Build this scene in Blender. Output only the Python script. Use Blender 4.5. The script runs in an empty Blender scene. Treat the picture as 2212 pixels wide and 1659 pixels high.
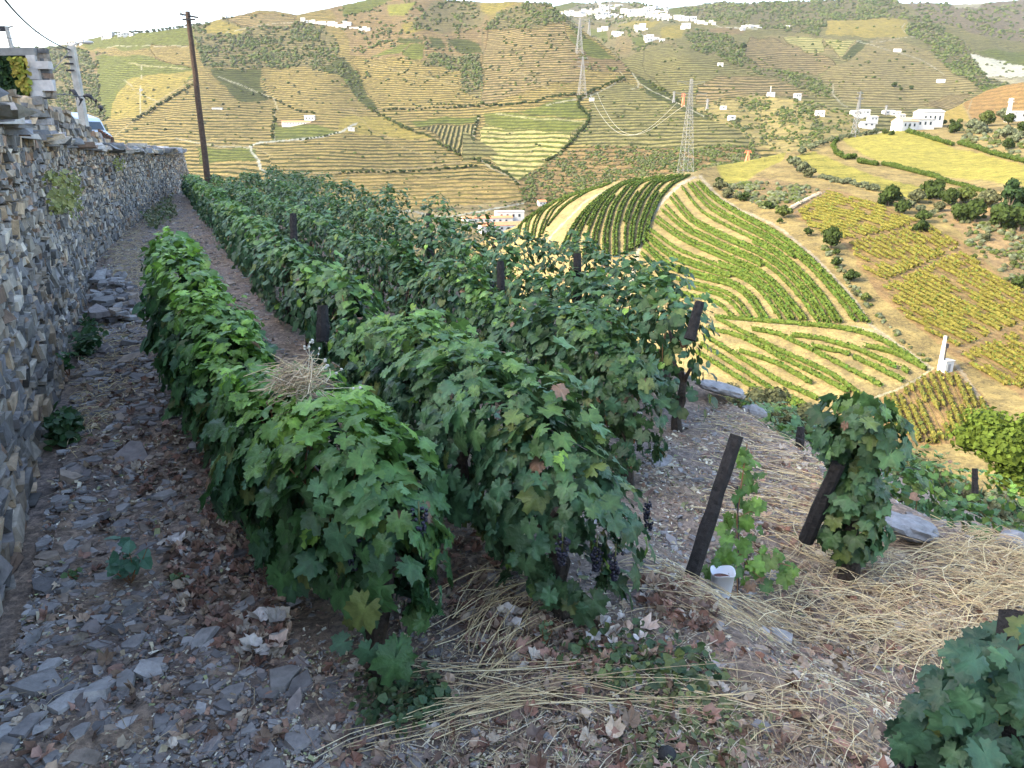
import bpy, math, random
import numpy as np
from math import radians, sin, cos, pi
rng = np.random.default_rng(7)
random.seed(7)
SC = bpy.context.scene
COLL = SC.collection

# ------------------------------------------------------------------ camera
F = 1598.0                       # focal length in units of a 2212 px wide picture
PITCH = radians(17.7)
SP, CP = sin(PITCH), cos(PITCH)
cam_d = bpy.data.cameras.new('camera'); cam = bpy.data.objects.new('camera', cam_d); COLL.objects.link(cam)
cam.location = (0, 0, 0); cam.rotation_euler = (pi/2 - PITCH, 0, 0)
cam_d.sensor_width = 36; cam_d.lens = F/2212*36
cam_d.clip_start = 0.05; cam_d.clip_end = 30000
SC.camera = cam

# ------------------------------------------------------------------ light
SUN_EL, SUN_AZ = radians(32), radians(-112)     # azimuth from +Y, negative = left
sd = np.array([sin(SUN_AZ)*cos(SUN_EL), cos(SUN_AZ)*cos(SUN_EL), sin(SUN_EL)])
from mathutils import Vector, Matrix
sun_d = bpy.data.lights.new('sun', 'SUN'); sun_d.energy = 2.0; sun_d.angle = radians(0.5); sun_d.color = (1.0, .86, .60)
sun = bpy.data.objects.new('sun', sun_d); COLL.objects.link(sun)
sun.rotation_euler = Vector(tuple(sd)).to_track_quat('Z', 'Y').to_euler()
W = bpy.data.worlds.new('World'); SC.world = W; W.use_nodes = True
nt = W.node_tree; bg = nt.nodes['Background']
sky = nt.nodes.new('ShaderNodeTexSky'); sky.sky_type = 'NISHITA'; sky.sun_disc = False
sky.sun_elevation = SUN_EL; sky.sun_rotation = SUN_AZ
sky.air_density = 1.0; sky.dust_density = 2.5; sky.ozone_density = 1.0
nt.links.new(sky.outputs[0], bg.inputs[0]); bg.inputs[1].default_value = 0.15
SC.view_settings.view_transform = 'Standard'; SC.view_settings.look = 'None'
SC.view_settings.exposure = 2.5; SC.view_settings.gamma = 1
SC.cycles.max_bounces = 5; SC.cycles.diffuse_bounces = 3; SC.cycles.transmission_bounces = 3
SC.cycles.volume_bounces = 0

# ------------------------------------------------------------------ helpers
def uv(px, py): return (np.asarray(px, float)-1106)/F, (829.5-np.asarray(py, float))/F
def P(px, py, k):
    u, v = uv(px, py); k = np.asarray(k, float)
    return np.stack([u*k, (CP+SP*v)*k, (-SP+CP*v)*k], -1)
def plumb(px, py, Y, pz=None):          # the point straight on the vertical plane at forward distance Y
    u, v = uv(px, py); k = Y/(CP+SP*v); return P(px, py, k)

def tag(o, label=None, cat=None, group=None, kind=None):
    if label: o['label'] = label
    if cat: o['category'] = cat
    if group: o['group'] = group
    if kind: o['kind'] = kind
    return o
def empty(name, loc, label=None, cat=None, group=None, rot=(0, 0, 0)):
    o = bpy.data.objects.new(name, None); COLL.objects.link(o); o.location = loc; o.rotation_euler = rot
    o.empty_display_size = .2
    return tag(o, label, cat, group)
def link(name, me, parent=None, inv=True):
    o = bpy.data.objects.new(name, me); COLL.objects.link(o)
    if parent is not None:
        o.parent = parent
    return o
def mesh(name, V, Fc, mat=None, parent=None, attrs=None, smooth=False, local=False):
    """V (n,3), Fc list of equal-size index arrays or (m,k) array. V in world space; converted to the parent's frame."""
    V = np.asarray(V, np.float32)
    if parent is not None and not local:
        V = V - np.array(parent.location, np.float32)
        if abs(parent.rotation_euler.z) > 1e-6:
            a = -parent.rotation_euler.z; c, s = cos(a), sin(a)
            V = np.stack([V[:, 0]*c-V[:, 1]*s, V[:, 0]*s+V[:, 1]*c, V[:, 2]], -1)
    me = bpy.data.meshes.new(name)
    if not isinstance(Fc, list): Fc = [Fc]
    Fc = [np.asarray(f, np.int32) for f in Fc if len(f)]
    loops = np.concatenate([f.ravel() for f in Fc]); tot = np.concatenate([np.full(len(f), f.shape[1], np.int32) for f in Fc])
    start = np.concatenate([[0], np.cumsum(tot)[:-1]]).astype(np.int32)
    me.vertices.add(len(V)); me.vertices.foreach_set('co', V.astype(np.float32).ravel())
    me.loops.add(len(loops)); me.loops.foreach_set('vertex_index', loops)
    me.polygons.add(len(tot)); me.polygons.foreach_set('loop_start', start); me.polygons.foreach_set('loop_total', tot)
    me.polygons.foreach_set('use_smooth', np.full(len(tot), bool(smooth)))
    if attrs:
        for k, a in attrs.items():
            a = np.asarray(a, np.float32)
            if a.ndim == 2:
                if a.shape[1] == 3: a = np.concatenate([a, np.ones((len(a), 1), np.float32)], 1)
                at = me.attributes.new(k, 'FLOAT_COLOR', 'POINT'); at.data.foreach_set('color', a.ravel())
            else:
                at = me.attributes.new(k, 'FLOAT', 'POINT'); at.data.foreach_set('value', a)
    me.update(calc_edges=True); me.validate()
    if mat: me.materials.append(mat)
    return link(name, me, parent)

class MB:
    """collects boxes / tubes / instances into one mesh"""
    def __init__(s): s.V = []; s.T = []; s.Q = []; s.n = 0; s.C = []
    def add(s, V, tri=None, quad=None, col=None):
        V = np.asarray(V, float); 
        if tri is not None and len(tri): s.T.append(np.asarray(tri)+s.n)
        if quad is not None and len(quad): s.Q.append(np.asarray(quad)+s.n)
        s.V.append(V); s.n += len(V)
        if col is None: col = (1, 1, 1)
        col = np.asarray(col, float)
        s.C.append(np.broadcast_to(col, (len(V), 3)) if col.ndim == 1 else col)
    def box(s, c, size, R=None, jit=0, col=None, taper=1.0):
        a = np.array([[x, y, z] for z in (-.5, .5) for y in (-.5, .5) for x in (-.5, .5)])*np.array(size)
        a[4:, :2] *= taper
        if jit: a = a + rng.normal(0, 1, a.shape)*jit*np.array(size)
        if R is not None: a = a@np.asarray(R).T
        s.add(a+np.array(c), quad=[[0, 2, 3, 1], [4, 5, 7, 6], [0, 1, 5, 4], [2, 6, 7, 3], [0, 4, 6, 2], [1, 3, 7, 5]], col=col)
    def tube(s, pts, r, n=6, col=None, cap=True):
        pts = np.asarray(pts, float); m = len(pts)
        r = np.broadcast_to(np.asarray(r, float), (m,))
        d = np.gradient(pts, axis=0); d /= np.linalg.norm(d, axis=1)[:, None]+1e-9
        up = np.array([0, 0, 1.]) if abs(d[0][2]) < .9 else np.array([1., 0, 0])
        a = np.cross(d, up); a /= np.linalg.norm(a, axis=1)[:, None]+1e-9; b = np.cross(d, a)
        th = np.arange(n)*2*pi/n
        V = pts[:, None]+r[:, None, None]*(a[:, None]*np.cos(th)[None, :, None]+b[:, None]*np.sin(th)[None, :, None])
        q = [[i*n+j, i*n+(j+1) % n, (i+1)*n+(j+1) % n, (i+1)*n+j] for i in range(m-1) for j in range(n)]
        V = V.reshape(-1, 3); t = []
        if cap:
            V = np.concatenate([V, pts[:1], pts[-1:]]); k = m*n
            t = [[k, (j+1) % n, j] for j in range(n)]+[[k+1, (m-1)*n+j, (m-1)*n+(j+1) % n] for j in range(n)]
        s.add(V, tri=t, quad=q, col=col)
    def build(s, name, mat, parent=None, smooth=False, local=False):
        V = np.concatenate(s.V); Fc = []
        if s.T: Fc.append(np.concatenate(s.T))
        if s.Q: Fc.append(np.concatenate(s.Q))
        return mesh(name, V, Fc, mat, parent, {'Col': np.concatenate(s.C)}, smooth, local)

def copy_thing(root, loc, rz=0, sc=1.0, label=None, cat=None, group=None):
    r = root.copy(); COLL.objects.link(r); r.location = loc; r.rotation_euler = (0, 0, rz)
    r.scale = (sc, sc, sc) if not hasattr(sc, '__len__') else sc
    if label: r['label'] = label
    if cat: r['category'] = cat
    if group: r['group'] = group
    for ch in root.children:
        c = ch.copy(); COLL.objects.link(c); c.parent = r
        for g in ch.children:
            d = g.copy(); COLL.objects.link(d); d.parent = c
    return r

def snoise(x, y, seed=0, oct=3, f=1.0):
    """cheap smooth noise in about [-1,1]"""
    r = np.random.default_rng(seed); out = 0; amp = 1; tot = 0
    for o in range(oct):
        for i in range(4):
            a = r.uniform(0, 2*pi); ff = f*r.uniform(.7, 1.4); ph = r.uniform(0, 2*pi)
            out = out+amp*np.sin((x*cos(a)+y*sin(a))*ff+ph); tot += amp*.5
        amp *= .5; f *= 2.1
    return out/tot*.7
def vnoise(x, y, seed=0):
    """value noise, per-cell random with smooth interpolation, [0,1]"""
    x = np.asarray(x, float); y = np.asarray(y, float)
    xi = np.floor(x).astype(np.int64); yi = np.floor(y).astype(np.int64); fx = x-xi; fy = y-yi
    fx = fx*fx*(3-2*fx); fy = fy*fy*(3-2*fy)
    def h(a, b):
        n = (a*374761393+b*668265263+seed*974634777) & 0xffffffff
        n = ((n ^ (n >> 13))*1274126177) & 0xffffffff
        return ((n ^ (n >> 16)) & 0xffff)/65535.0
    return (h(xi, yi)*(1-fx)+h(xi+1, yi)*fx)*(1-fy)+(h(xi, yi+1)*(1-fx)+h(xi+1, yi+1)*fx)*fy
def smooth(a, b, x):
    t = np.clip((x-a)/(b-a), 0, 1); return t*t*(3-2*t)

def frames(n, d):
    """rotation matrices whose z is n and whose y is d made perpendicular"""
    n = n/(np.linalg.norm(n, axis=1)[:, None]+1e-9)
    d = d-n*(d*n).sum(1)[:, None]; d /= np.linalg.norm(d, axis=1)[:, None]+1e-9
    x = np.cross(d, n)
    return np.stack([x, d, n], -1)
def inst(tv, tf, pos, R, sc):
    """instances of one template -> (V, F)"""
    m = len(pos); sc = np.asarray(sc, float)
    if sc.ndim == 1: sc = sc[:, None]
    L = tv[None]*sc[:, None, :]
    V = np.einsum('mij,mkj->mki', R, L)+pos[:, None]
    Fc = tf[None]+(np.arange(m)*len(tv))[:, None, None]
    return V.reshape(-1, 3), Fc.reshape(-1, tf.shape[1])
def randdir(n):
    v = rng.normal(size=(n, 3)); return v/np.linalg.norm(v, axis=1)[:, None]

# ------------------------------------------------------------------ materials
def newmat(name):
    m = bpy.data.materials.new(name); m.use_nodes = True; n = m.node_tree
    return m, n, n.nodes['Principled BSDF'], n.nodes, n.links
def attr(nodes, name):
    a = nodes.new('ShaderNodeAttribute'); a.attribute_name = name; return a
def noise_node(nodes, links, scale, detail=3, rough=.6, vec=None, obj=False):
    n = nodes.new('ShaderNodeTexNoise'); n.inputs['Scale'].default_value = scale
    n.inputs['Detail'].default_value = detail; n.inputs['Roughness'].default_value = rough
    if vec is None:
        if obj:
            g = nodes.new('ShaderNodeTexCoord'); vec = g.outputs['Object']
        else:
            g = nodes.new('ShaderNodeNewGeometry'); vec = g.outputs['Position']
    links.new(vec, n.inputs['Vector']); return n
def mul_col(nodes, links, a, b, fac=1.0, mode='MULTIPLY'):
    m = nodes.new('ShaderNodeMix'); m.data_type = 'RGBA'; m.blend_type = mode
    m.inputs[0].default_value = fac; links.new(a, m.inputs[6]); links.new(b, m.inputs[7]); return m.outputs[2]
def ramp(nodes, links, fac, stops):
    r = nodes.new('ShaderNodeValToRGB'); links.new(fac, r.inputs[0]); e = r.color_ramp.elements
    while len(e) < len(stops): e.new(.5)
    for el, (p, c) in zip(e, stops): el.position = p; el.color = (*c, 1) if len(c) == 3 else c
    return r
def simple(name, col, rough=.8, noise=None, amp=.35, bump=0, metal=0, usecol=False, spec=.3, obj=True):
    m, n, b, N, L = newmat(name); b.inputs['Roughness'].default_value = rough; b.inputs['Metallic'].default_value = metal
    b.inputs['Specular IOR Level'].default_value = spec
    c = None
    if usecol: c = attr(N, 'Col').outputs['Color']
    if noise:
        t = noise_node(N, L, noise, 5, .65, obj=obj); lo = 1-amp; hi = 1+amp
        r = ramp(N, L, t.outputs[0], [(.3, (lo*col[0], lo*col[1], lo*col[2])), (.7, (hi*col[0], hi*col[1], hi*col[2]))])
        c = mul_col(N, L, c, r.outputs[0]) if c is not None else r.outputs[0]
        if bump:
            bp = N.new('ShaderNodeBump'); bp.inputs['Strength'].default_value = bump; bp.inputs['Distance'].default_value = .02
            L.new(t.outputs[0], bp.inputs['Height']); L.new(bp.outputs[0], b.inputs['Normal'])
    if c is None: b.inputs['Base Color'].default_value = (*col, 1)
    else: L.new(c, b.inputs['Base Color'])
    return m
def leafmat(name, rough=.5, trans=.3, spec=.35, veins=False):
    m, n, b, N, L = newmat(name); b.inputs['Roughness'].default_value = rough; b.inputs['Specular IOR Level'].default_value = spec
    c = attr(N, 'Col').outputs['Color']
    t = noise_node(N, L, 25 if veins else 3, 4, .6); r = ramp(N, L, t.outputs[0], [(.3, (.72, .72, .72)), (.7, (1.2, 1.2, 1.2))])
    c = mul_col(N, L, c, r.outputs[0]); L.new(c, b.inputs['Base Color'])
    if veins:
        bp = N.new('ShaderNodeBump'); bp.inputs['Strength'].default_value = .5; bp.inputs['Distance'].default_value = .01
        t2 = noise_node(N, L, 60, 3, .6); L.new(t2.outputs[0], bp.inputs['Height']); L.new(bp.outputs[0], b.inputs['Normal'])
    tr = N.new('ShaderNodeBsdfTranslucent'); L.new(c, tr.inputs[0]); mx = N.new('ShaderNodeMixShader'); mx.inputs[0].default_value = trans
    out = N['Material Output']; L.new(b.outputs[0], mx.inputs[1]); L.new(tr.outputs[0], mx.inputs[2]); L.new(mx.outputs[0], out.inputs[0])
    return m
M = {}
M['leaf'] = leafmat('vine_leaf', .48, .28, .4, True)
M['farleaf'] = leafmat('far_foliage', .8, .2, .1)
M['dry'] = simple('dry_matter', (1, 1, 1), .85, 30, .3, usecol=True)
M['slate'] = simple('slate', (1, 1, 1), .75, 14, .35, .6, usecol=True)
M['stone'] = simple('wall_stone', (1, 1, 1), .9, 9, .4, .8, usecol=True)
M['bark'] = simple('bark', (.05, .04, .032), .95, 25, .5, 1.0)
M['postwood'] = simple('post_wood', (.022, .02, .019), .9, 30, .5, 1.0)
M['polewood'] = simple('pole_wood', (.075, .052, .04), .9, 12, .4, .6)
M['concrete'] = simple('concrete', (.42, .40, .36), .9, 4, .25, .3)
M['steel'] = simple('galvanised_steel', (.20, .205, .21), .6, None, spec=.4, metal=.2)
M['wire'] = simple('wire', (.03, .03, .035), .6, None)
M['palewire'] = simple('pale_wire', (.42, .42, .38), .5, None)
M['white'] = simple('white_wall', (.50, .49, .46), .85, .6, .06)
M['roof'] = simple('roof_tiles', (.48, .19, .09), .85, .8, .3)
M['glass'] = simple('window_glass', (.03, .04, .05), .12, None, spec=.6)
M['plain'] = simple('painted', (1, 1, 1), .6, None, usecol=True)
M['greenwire'] = simple('green_wire', (.03, .13, .07), .6)
M['trunk'] = simple('tree_bark', (.09, .07, .05), .95, 3, .4)
def blob_tmpl(sub, seed, jit=.25):
    import bmesh
    bm = bmesh.new(); bmesh.ops.create_icosphere(bm, subdivisions=sub, radius=1)
    V = np.array([v.co[:] for v in bm.verts]); T = np.array([[v.index for v in f.verts] for f in bm.faces]); bm.free()
    r = np.random.default_rng(seed); ph = r.uniform(0, 6, 9)
    n = np.sin(V[:, 0]*3+ph[0])*np.sin(V[:, 1]*3.4+ph[1])*np.sin(V[:, 2]*3+ph[2])+.5*np.sin(V[:, 0]*7+ph[3])*np.sin(V[:, 1]*6+ph[4])+r.normal(0, .25, len(V))
    return V*(1+jit*n)[:, None], T
# ------------------------------------------------------------------ hill sheets
class Sheet:
    """smooth hill surface fitted through control points (picture x, y, distance)"""
    def __init__(s, ctrl, sil, x0, x1, nx, ny, bot):
        c = np.array(ctrl, float); s.pts = c[:, :2]/400.0
        w = 1000.0/c[:, 2]
        n = len(c); K = s.phi(s.pts[:, None]-s.pts[None]); K += np.eye(n)*0.003
        A = np.zeros((n+3, n+3)); A[:n, :n] = K; A[:n, n] = 1; A[:n, n+1:] = s.pts; A[n, :n] = 1; A[n+1:, :n] = s.pts.T
        s.co = np.linalg.solve(A, np.concatenate([w, np.zeros(3)])); s.n = n
        s.sil = np.array(sil, float); s.x0, s.x1, s.nx, s.ny, s.bot = x0, x1, nx, ny, bot
        s.lo, s.hi = c[:, 2].min()*.8, c[:, 2].max()*1.15
    def phi(s, d):
        r2 = (d**2).sum(-1)+1e-9; return .5*r2*np.log(r2)
    def k(s, px, py):
        px = np.asarray(px, float); py = np.asarray(py, float); sh = px.shape
        q = np.stack([px.ravel(), py.ravel()], -1)/400.0; out = np.empty(len(q))
        for i in range(0, len(q), 20000):
            qq = q[i:i+20000]; K = s.phi(qq[:, None]-s.pts[None])
            out[i:i+20000] = K@s.co[:s.n]+s.co[s.n]+qq@s.co[s.n+1:]
        k = 1000.0/np.clip(out, 1000.0/s.hi, 1000.0/s.lo)
        return k.reshape(sh)
    def at(s, px, py): return P(px, py, s.k(px, py))
    def top(s, px): return np.interp(px, s.sil[:, 0], s.sil[:, 1])
    def grid(s, rough=1.5):
        xs = np.linspace(s.x0, s.x1, s.nx); t = np.linspace(0, 1, s.ny)
        top = s.top(xs)+rough*(vnoise(xs/6, xs*0, 3)-.5)
        b = np.interp(xs, [p[0] for p in s.bot], [p[1] for p in s.bot])
        PX = np.broadcast_to(xs, (s.ny, s.nx)); PY = b[None]*(1-t[:, None])+top[None]*t[:, None]
        V = s.at(PX, PY)
        # roll over behind the crest: go away and down
        last = V[-1]; d = last[:, :2]/np.linalg.norm(last[:, :2], axis=1)[:, None]; kk = np.linalg.norm(last[:, :2], axis=1)
        back = []
        for f in (.02, .06, .12, .25):
            z = last[:, 2]-kk*(f*.25+f*f*1.2); xy = last[:, :2]+d*(kk*f)[:, None]
            back.append(np.concatenate([xy, z[:, None]], 1))
        Vb = np.stack(back)
        first = V[0]; fr = []
        for f in (.24, .12, .05):
            fr.append(np.concatenate([first[:, :2]*(1-f*.5), (first[:, 2]*(1-f/.24)+(-105)*(f/.24))[:, None]], 1))
        PX = np.concatenate([PX[:3], PX, np.broadcast_to(xs, (4, s.nx))]); PY = np.concatenate([PY[:1]+np.zeros((3, 1)), PY, np.broadcast_to(PY[-1], (4, s.nx))])
        return np.concatenate([np.stack(fr), V, Vb]), PX, PY
def gridfaces(ny, nx):
    i = np.arange(ny-1)[:, None]*nx+np.arange(nx-1)[None]; i = i.ravel()
    return np.stack([i, i+1, i+nx+1, i+nx], -1)
def inpoly(px, py, poly):
    poly = np.asarray(poly, float); r = np.zeros(px.shape, bool); j = len(poly)-1
    for i in range(len(poly)):
        xi, yi = poly[i]; xj, yj = poly[j]
        c = ((yi > py) != (yj > py)) & (px < (xj-xi)*(py-yi)/(yj-yi+1e-12)+xi)
        r ^= c; j = i
    return r
def polydist(px, py, line):
    line = np.asarray(line, float); best = np.full(px.shape, 1e9)
    for a, b in zip(line[:-1], line[1:]):
        d = b-a; t = np.clip(((px-a[0])*d[0]+(py-a[1])*d[1])/(d@d+1e-9), 0, 1)
        best = np.minimum(best, np.hypot(px-a[0]-t*d[0], (py-a[1]-t*d[1])*1.6))
    return best

SIL2 = [(-500, 118), (-300, 110), (0, 106), (70, 104), (100, 102), (150, 95), (230, 75), (330, 69), (420, 56), (480, 40), (520, 32), (560, 22), (600, 24), (640, 32), (700, 20), (737, 12), (800, -2), (870, -6), (1000, 2), (1060, 6), (1110, 3), (1150, 5), (1190, 8), (1207, 26), (1235, 48), (1272, 75), (1318, 107), (1340, 128), (1366, 157), (1405, 178), (1445, 200), (1479, 224), (1510, 236), (1540, 222), (1570, 208), (1640, 206), (1700, 212), (1760, 222), (1820, 240), (1880, 268), (1950, 300), (2100, 350)]
S2 = Sheet([(-500, 118, 2700), (-300, 120, 2500), (0, 106, 2400), (110, 105, 2150), (250, 78, 1900), (420, 60, 1700), (560, 28, 1700), (700, 20, 1700), (800, 0, 1750), (-300, 300, 1300), (-300, 600, 700),
            (1190, 8, 1500), (1366, 157, 1180), (1445, 200, 1060), (1646, 278, 830), (1570, 208, 980), (1700, 212, 950), (1800, 235, 900), (250, 200, 1500), (300, 300, 1120), (430, 350, 920), (600, 390, 780), (700, 440, 720),
            (900, 460, 700), (1100, 440, 740), (1150, 480, 700), (590, 230, 1270), (740, 150, 1400), (770, 190, 1330), (820, 240, 1180), (1040, 230, 1130), (1000, 345, 930), (1120, 395, 820), (1250, 205, 1080),
            (1220, 300, 920), (1480, 225, 980), (1480, 320, 760), (1610, 330, 690), (1050, 100, 1380), (900, 60, 1480), (740, 290, 1010), (500, 100, 1560), (240, 260, 1320), (1000, 3, 1750),
            (620, 620, 480), (1100, 620, 480), (0, 500, 850), (1600, 560, 480), (1900, 400, 560), (2100, 420, 560), (2000, 300, 800), (1720, 280, 770)],
           SIL2, -500, 2100, 1050, 300, [(-500, 620), (900, 620), (2100, 560)])
SIL3 = [(1000, 30), (1130, 22), (1207, 12), (1235, 4), (1272, 8), (1316, 2), (1386, 8), (1431, 19), (1474, 14), (1500, 12), (1564, 5), (1600, 9), (1661, 5), (1750, 2), (1850, -2), (1931, 0), (1951, 7), (2000, 6), (2061, 9), (2110, 8), (2160, 3), (2212, -1), (2400, -12), (2700, -10)]
S3 = Sheet([(1000, 30, 3200), (1207, 10, 3000), (1386, 20, 2700), (1400, 100, 1650), (1316, 80, 2100), (1340, 128, 1600), (1480, 110, 1450), (1480, 224, 1150), (1620, 133, 1400), (1700, 175, 1250), (1800, 220, 1100),
            (1900, 260, 980), (2000, 260, 1000), (1650, 250, 1000), (2212, 180, 1200), (2000, 150, 1400), (2000, 80, 1800), (2100, 130, 1500), (2212, 60, 2300), (1950, 0, 2700), (2212, 0, 3300), (1700, 60, 2000), (1700, 5, 2700),
            (1500, 40, 2300), (1560, 70, 1800), (2400, 0, 3300), (2700, 0, 3300), (2700, 200, 1200), (1000, 300, 1000), (1600, 420, 700), (2212, 420, 650), (2700, 420, 650), (1850, 130, 1450), (1200, 120, 2000), (2212, 120, 1700)],
           SIL3, 1000, 2700, 760, 200, [(1000, 330), (2700, 400)])
SIL1 = [(900, 600), (1000, 545), (1060, 512), (1110, 490), (1160, 457), (1200, 432), (1260, 410), (1330, 392), (1400, 380), (1450, 375), (1500, 371), (1540, 360), (1600, 350), (1700, 329), (1740, 322), (1800, 303), (1860, 290), (1950, 276), (2010, 252), (2050, 238), (2090, 218), (2130, 196), (2170, 184), (2212, 178), (2400, 140), (2700, 120)]
S1 = Sheet([(900, 600, 330), (1110, 490, 330), (1200, 432, 330), (1330, 392, 320), (1500, 371, 310), (1560, 360, 335), (1700, 325, 380), (1860, 290, 430), (1970, 276, 440), (2080, 225, 560), (2212, 180, 560), (2400, 130, 600), (2700, 110, 600),
            (1380, 560, 230), (1545, 690, 185), (1880, 705, 165), (2035, 800, 148), (1700, 860, 150), (1520, 830, 160), (1200, 540, 270), (1100, 560, 300),
            (1700, 450, 250), (1900, 450, 245), (2212, 450, 235), (2212, 660, 178), (2212, 850, 138), (1960, 950, 128), (2212, 1000, 112), (2400, 600, 200), (2400, 1000, 105), (1900, 1100, 108), (1500, 1000, 140), (1200, 800, 200),
            (1800, 560, 200), (1450, 470, 265), (2212, 330, 320), (2700, 1000, 100), (2700, 500, 220), (2000, 390, 290), (2212, 260, 450), (1200, 1200, 150), (2400, 1200, 90)],
           SIL1, 900, 2700, 900, 420, [(900, 1150), (2700, 1250)])

def lin(c): return tuple(c)
# palettes: (gap between rows, row, depth of the row pattern)
TAN = ((.52, .38, .17), (.15, .15, .045)); ROSE = ((.50, .36, .20), (.14, .14, .05)); GRN = ((.27, .28, .08), (.17, .20, .05))
GOLD = ((.52, .40, .13), (.30, .27, .07)); SCR = ((.36, .29, .16), (.10, .115, .045)); RED = ((.43, .30, .17), (.22, .17, .08))
YEL = ((.50, .46, .12), (.30, .31, .06)); DGR = ((.16, .17, .06), (.10, .12, .04)); PALE = ((.66, .58, .42), (.60, .52, .36)); BRT = ((.66, .56, .26), (.24, .27, .06)); OLV = ((.40, .34, .16), (.17, .17, .06))
def paint(PX, PY, V, base, patches, paths, per, warp=7, seed=1):
    n = PX.shape
    wx = PX+warp*snoise(PX/14, PY/9, seed, 2); wy = PY+warp*.6*snoise(PX/11, PY/8, seed+1, 2)
    ca = np.empty(n+(3,)); cb = np.empty(n+(3,)); ca[:] = base[0]; cb[:] = base[1]
    duty = np.full(n, .5); scr = np.zeros(n)
    z = V[..., 2]; ph = z/per+.75*snoise(V[..., 0]/55, V[..., 1]/60, seed+5, 3)
    for pt in patches:
        poly, pal = pt[0], pt[1]; opt = pt[2] if len(pt) > 2 else {}
        m = inpoly(wx, wy, poly)
        ca[m] = pal[0]; cb[m] = pal[1]; duty[m] = opt.get('d', .5); scr[m] = opt.get('s', .045 if 'vert' not in opt and pal not in (PALE, GRN, YEL) else 0)
        if 'vert' in opt: ph[m] = (V[..., 0]/opt['vert'])[m]
        elif 'per' in opt: ph[m] = (z/opt['per']+.5*snoise(V[..., 0]/45, V[..., 1]/60, seed+5, 3))[m]
    for line, w, c in paths:
        d = polydist(PX+1.0*snoise(PX/9, PY/9, seed+9, 2), PY+.6*snoise(PX/8, PY/8, seed+11, 2), line); m = d < w*(.22+.40*vnoise(PX/7, PY/5, seed+13))
        ca[m] = np.array(c)*.8; cb[m] = np.array(c)*.8; duty[m] = 0
    return ca, cb, ph, duty, scr
def hillmat(name, fine=1.0):
    m, n, b, N, L = newmat(name); b.inputs['Roughness'].default_value = .95; b.inputs['Specular IOR Level'].default_value = .05
    ca = attr(N, 'ca').outputs['Color']; cb = attr(N, 'cb').outputs['Color']; ph = attr(N, 'ph').outputs['Fac']; du = attr(N, 'duty').outputs['Fac']
    nz = noise_node(N, L, .05*fine, 3, .6)
    def math_(op, a, b_):
        q = N.new('ShaderNodeMath'); q.operation = op
        for i, v in enumerate((a, b_)):
            if v is None: continue
            if isinstance(v, (int, float)): q.inputs[i].default_value = v
            else: L.new(v, q.inputs[i])
        return q.outputs[0]
    p2 = math_('ADD', ph, math_('MULTIPLY', math_('SUBTRACT', nz.outputs[0], .5), .7))
    s = math_('SINE', math_('MULTIPLY', p2, 2*pi), None)              # -1..1
    nf = noise_node(N, L, .35*fine, 4, .75); nf2 = noise_node(N, L, .09*fine, 4, .7)
    w = math_('ADD', math_('MULTIPLY', math_('ADD', math_('MULTIPLY', s, .5 if fine < 2 else .12), .5), math_('ADD', du, .45)), math_('MULTIPLY', math_('SUBTRACT', nf.outputs[0], .5), 1.1 if fine < 2 else 2.4))
    r = ramp(N, L, w, [(.50, (0, 0, 0)), (.70, (1, 1, 1))])
    mx = N.new('ShaderNodeMix'); mx.data_type = 'RGBA'; L.new(r.outputs[0], mx.inputs[0]); L.new(ca, mx.inputs[6]); L.new(cb, mx.inputs[7])
    r2 = ramp(N, L, nf2.outputs[0], [(.36, (.70, .70, .74)), (.64, (1.3, 1.26, 1.1))])
    r3 = ramp(N, L, nf.outputs[0], [(.36, (.72, .70, .68)), (.64, (1.28, 1.28, 1.26))])
    c = mul_col(N, L, mul_col(N, L, mx.outputs[2], r2.outputs[0]), r3.outputs[0]); L.new(c, b.inputs['Base Color'])
    bp = N.new('ShaderNodeBump'); bp.inputs['Strength'].default_value = 1.0; bp.inputs['Distance'].default_value = 1.1/fine
    L.new(math_('ADD', math_('MULTIPLY', s, math_('MULTIPLY', du, 1.0 if fine < 2 else .15)), nf.outputs[0]), bp.inputs['Height']); L.new(bp.outputs[0], b.inputs['Normal'])
    return m
M['hill'] = hillmat('terraced_hill'); M['spur'] = hillmat('spur_ground', 3.0)

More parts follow.
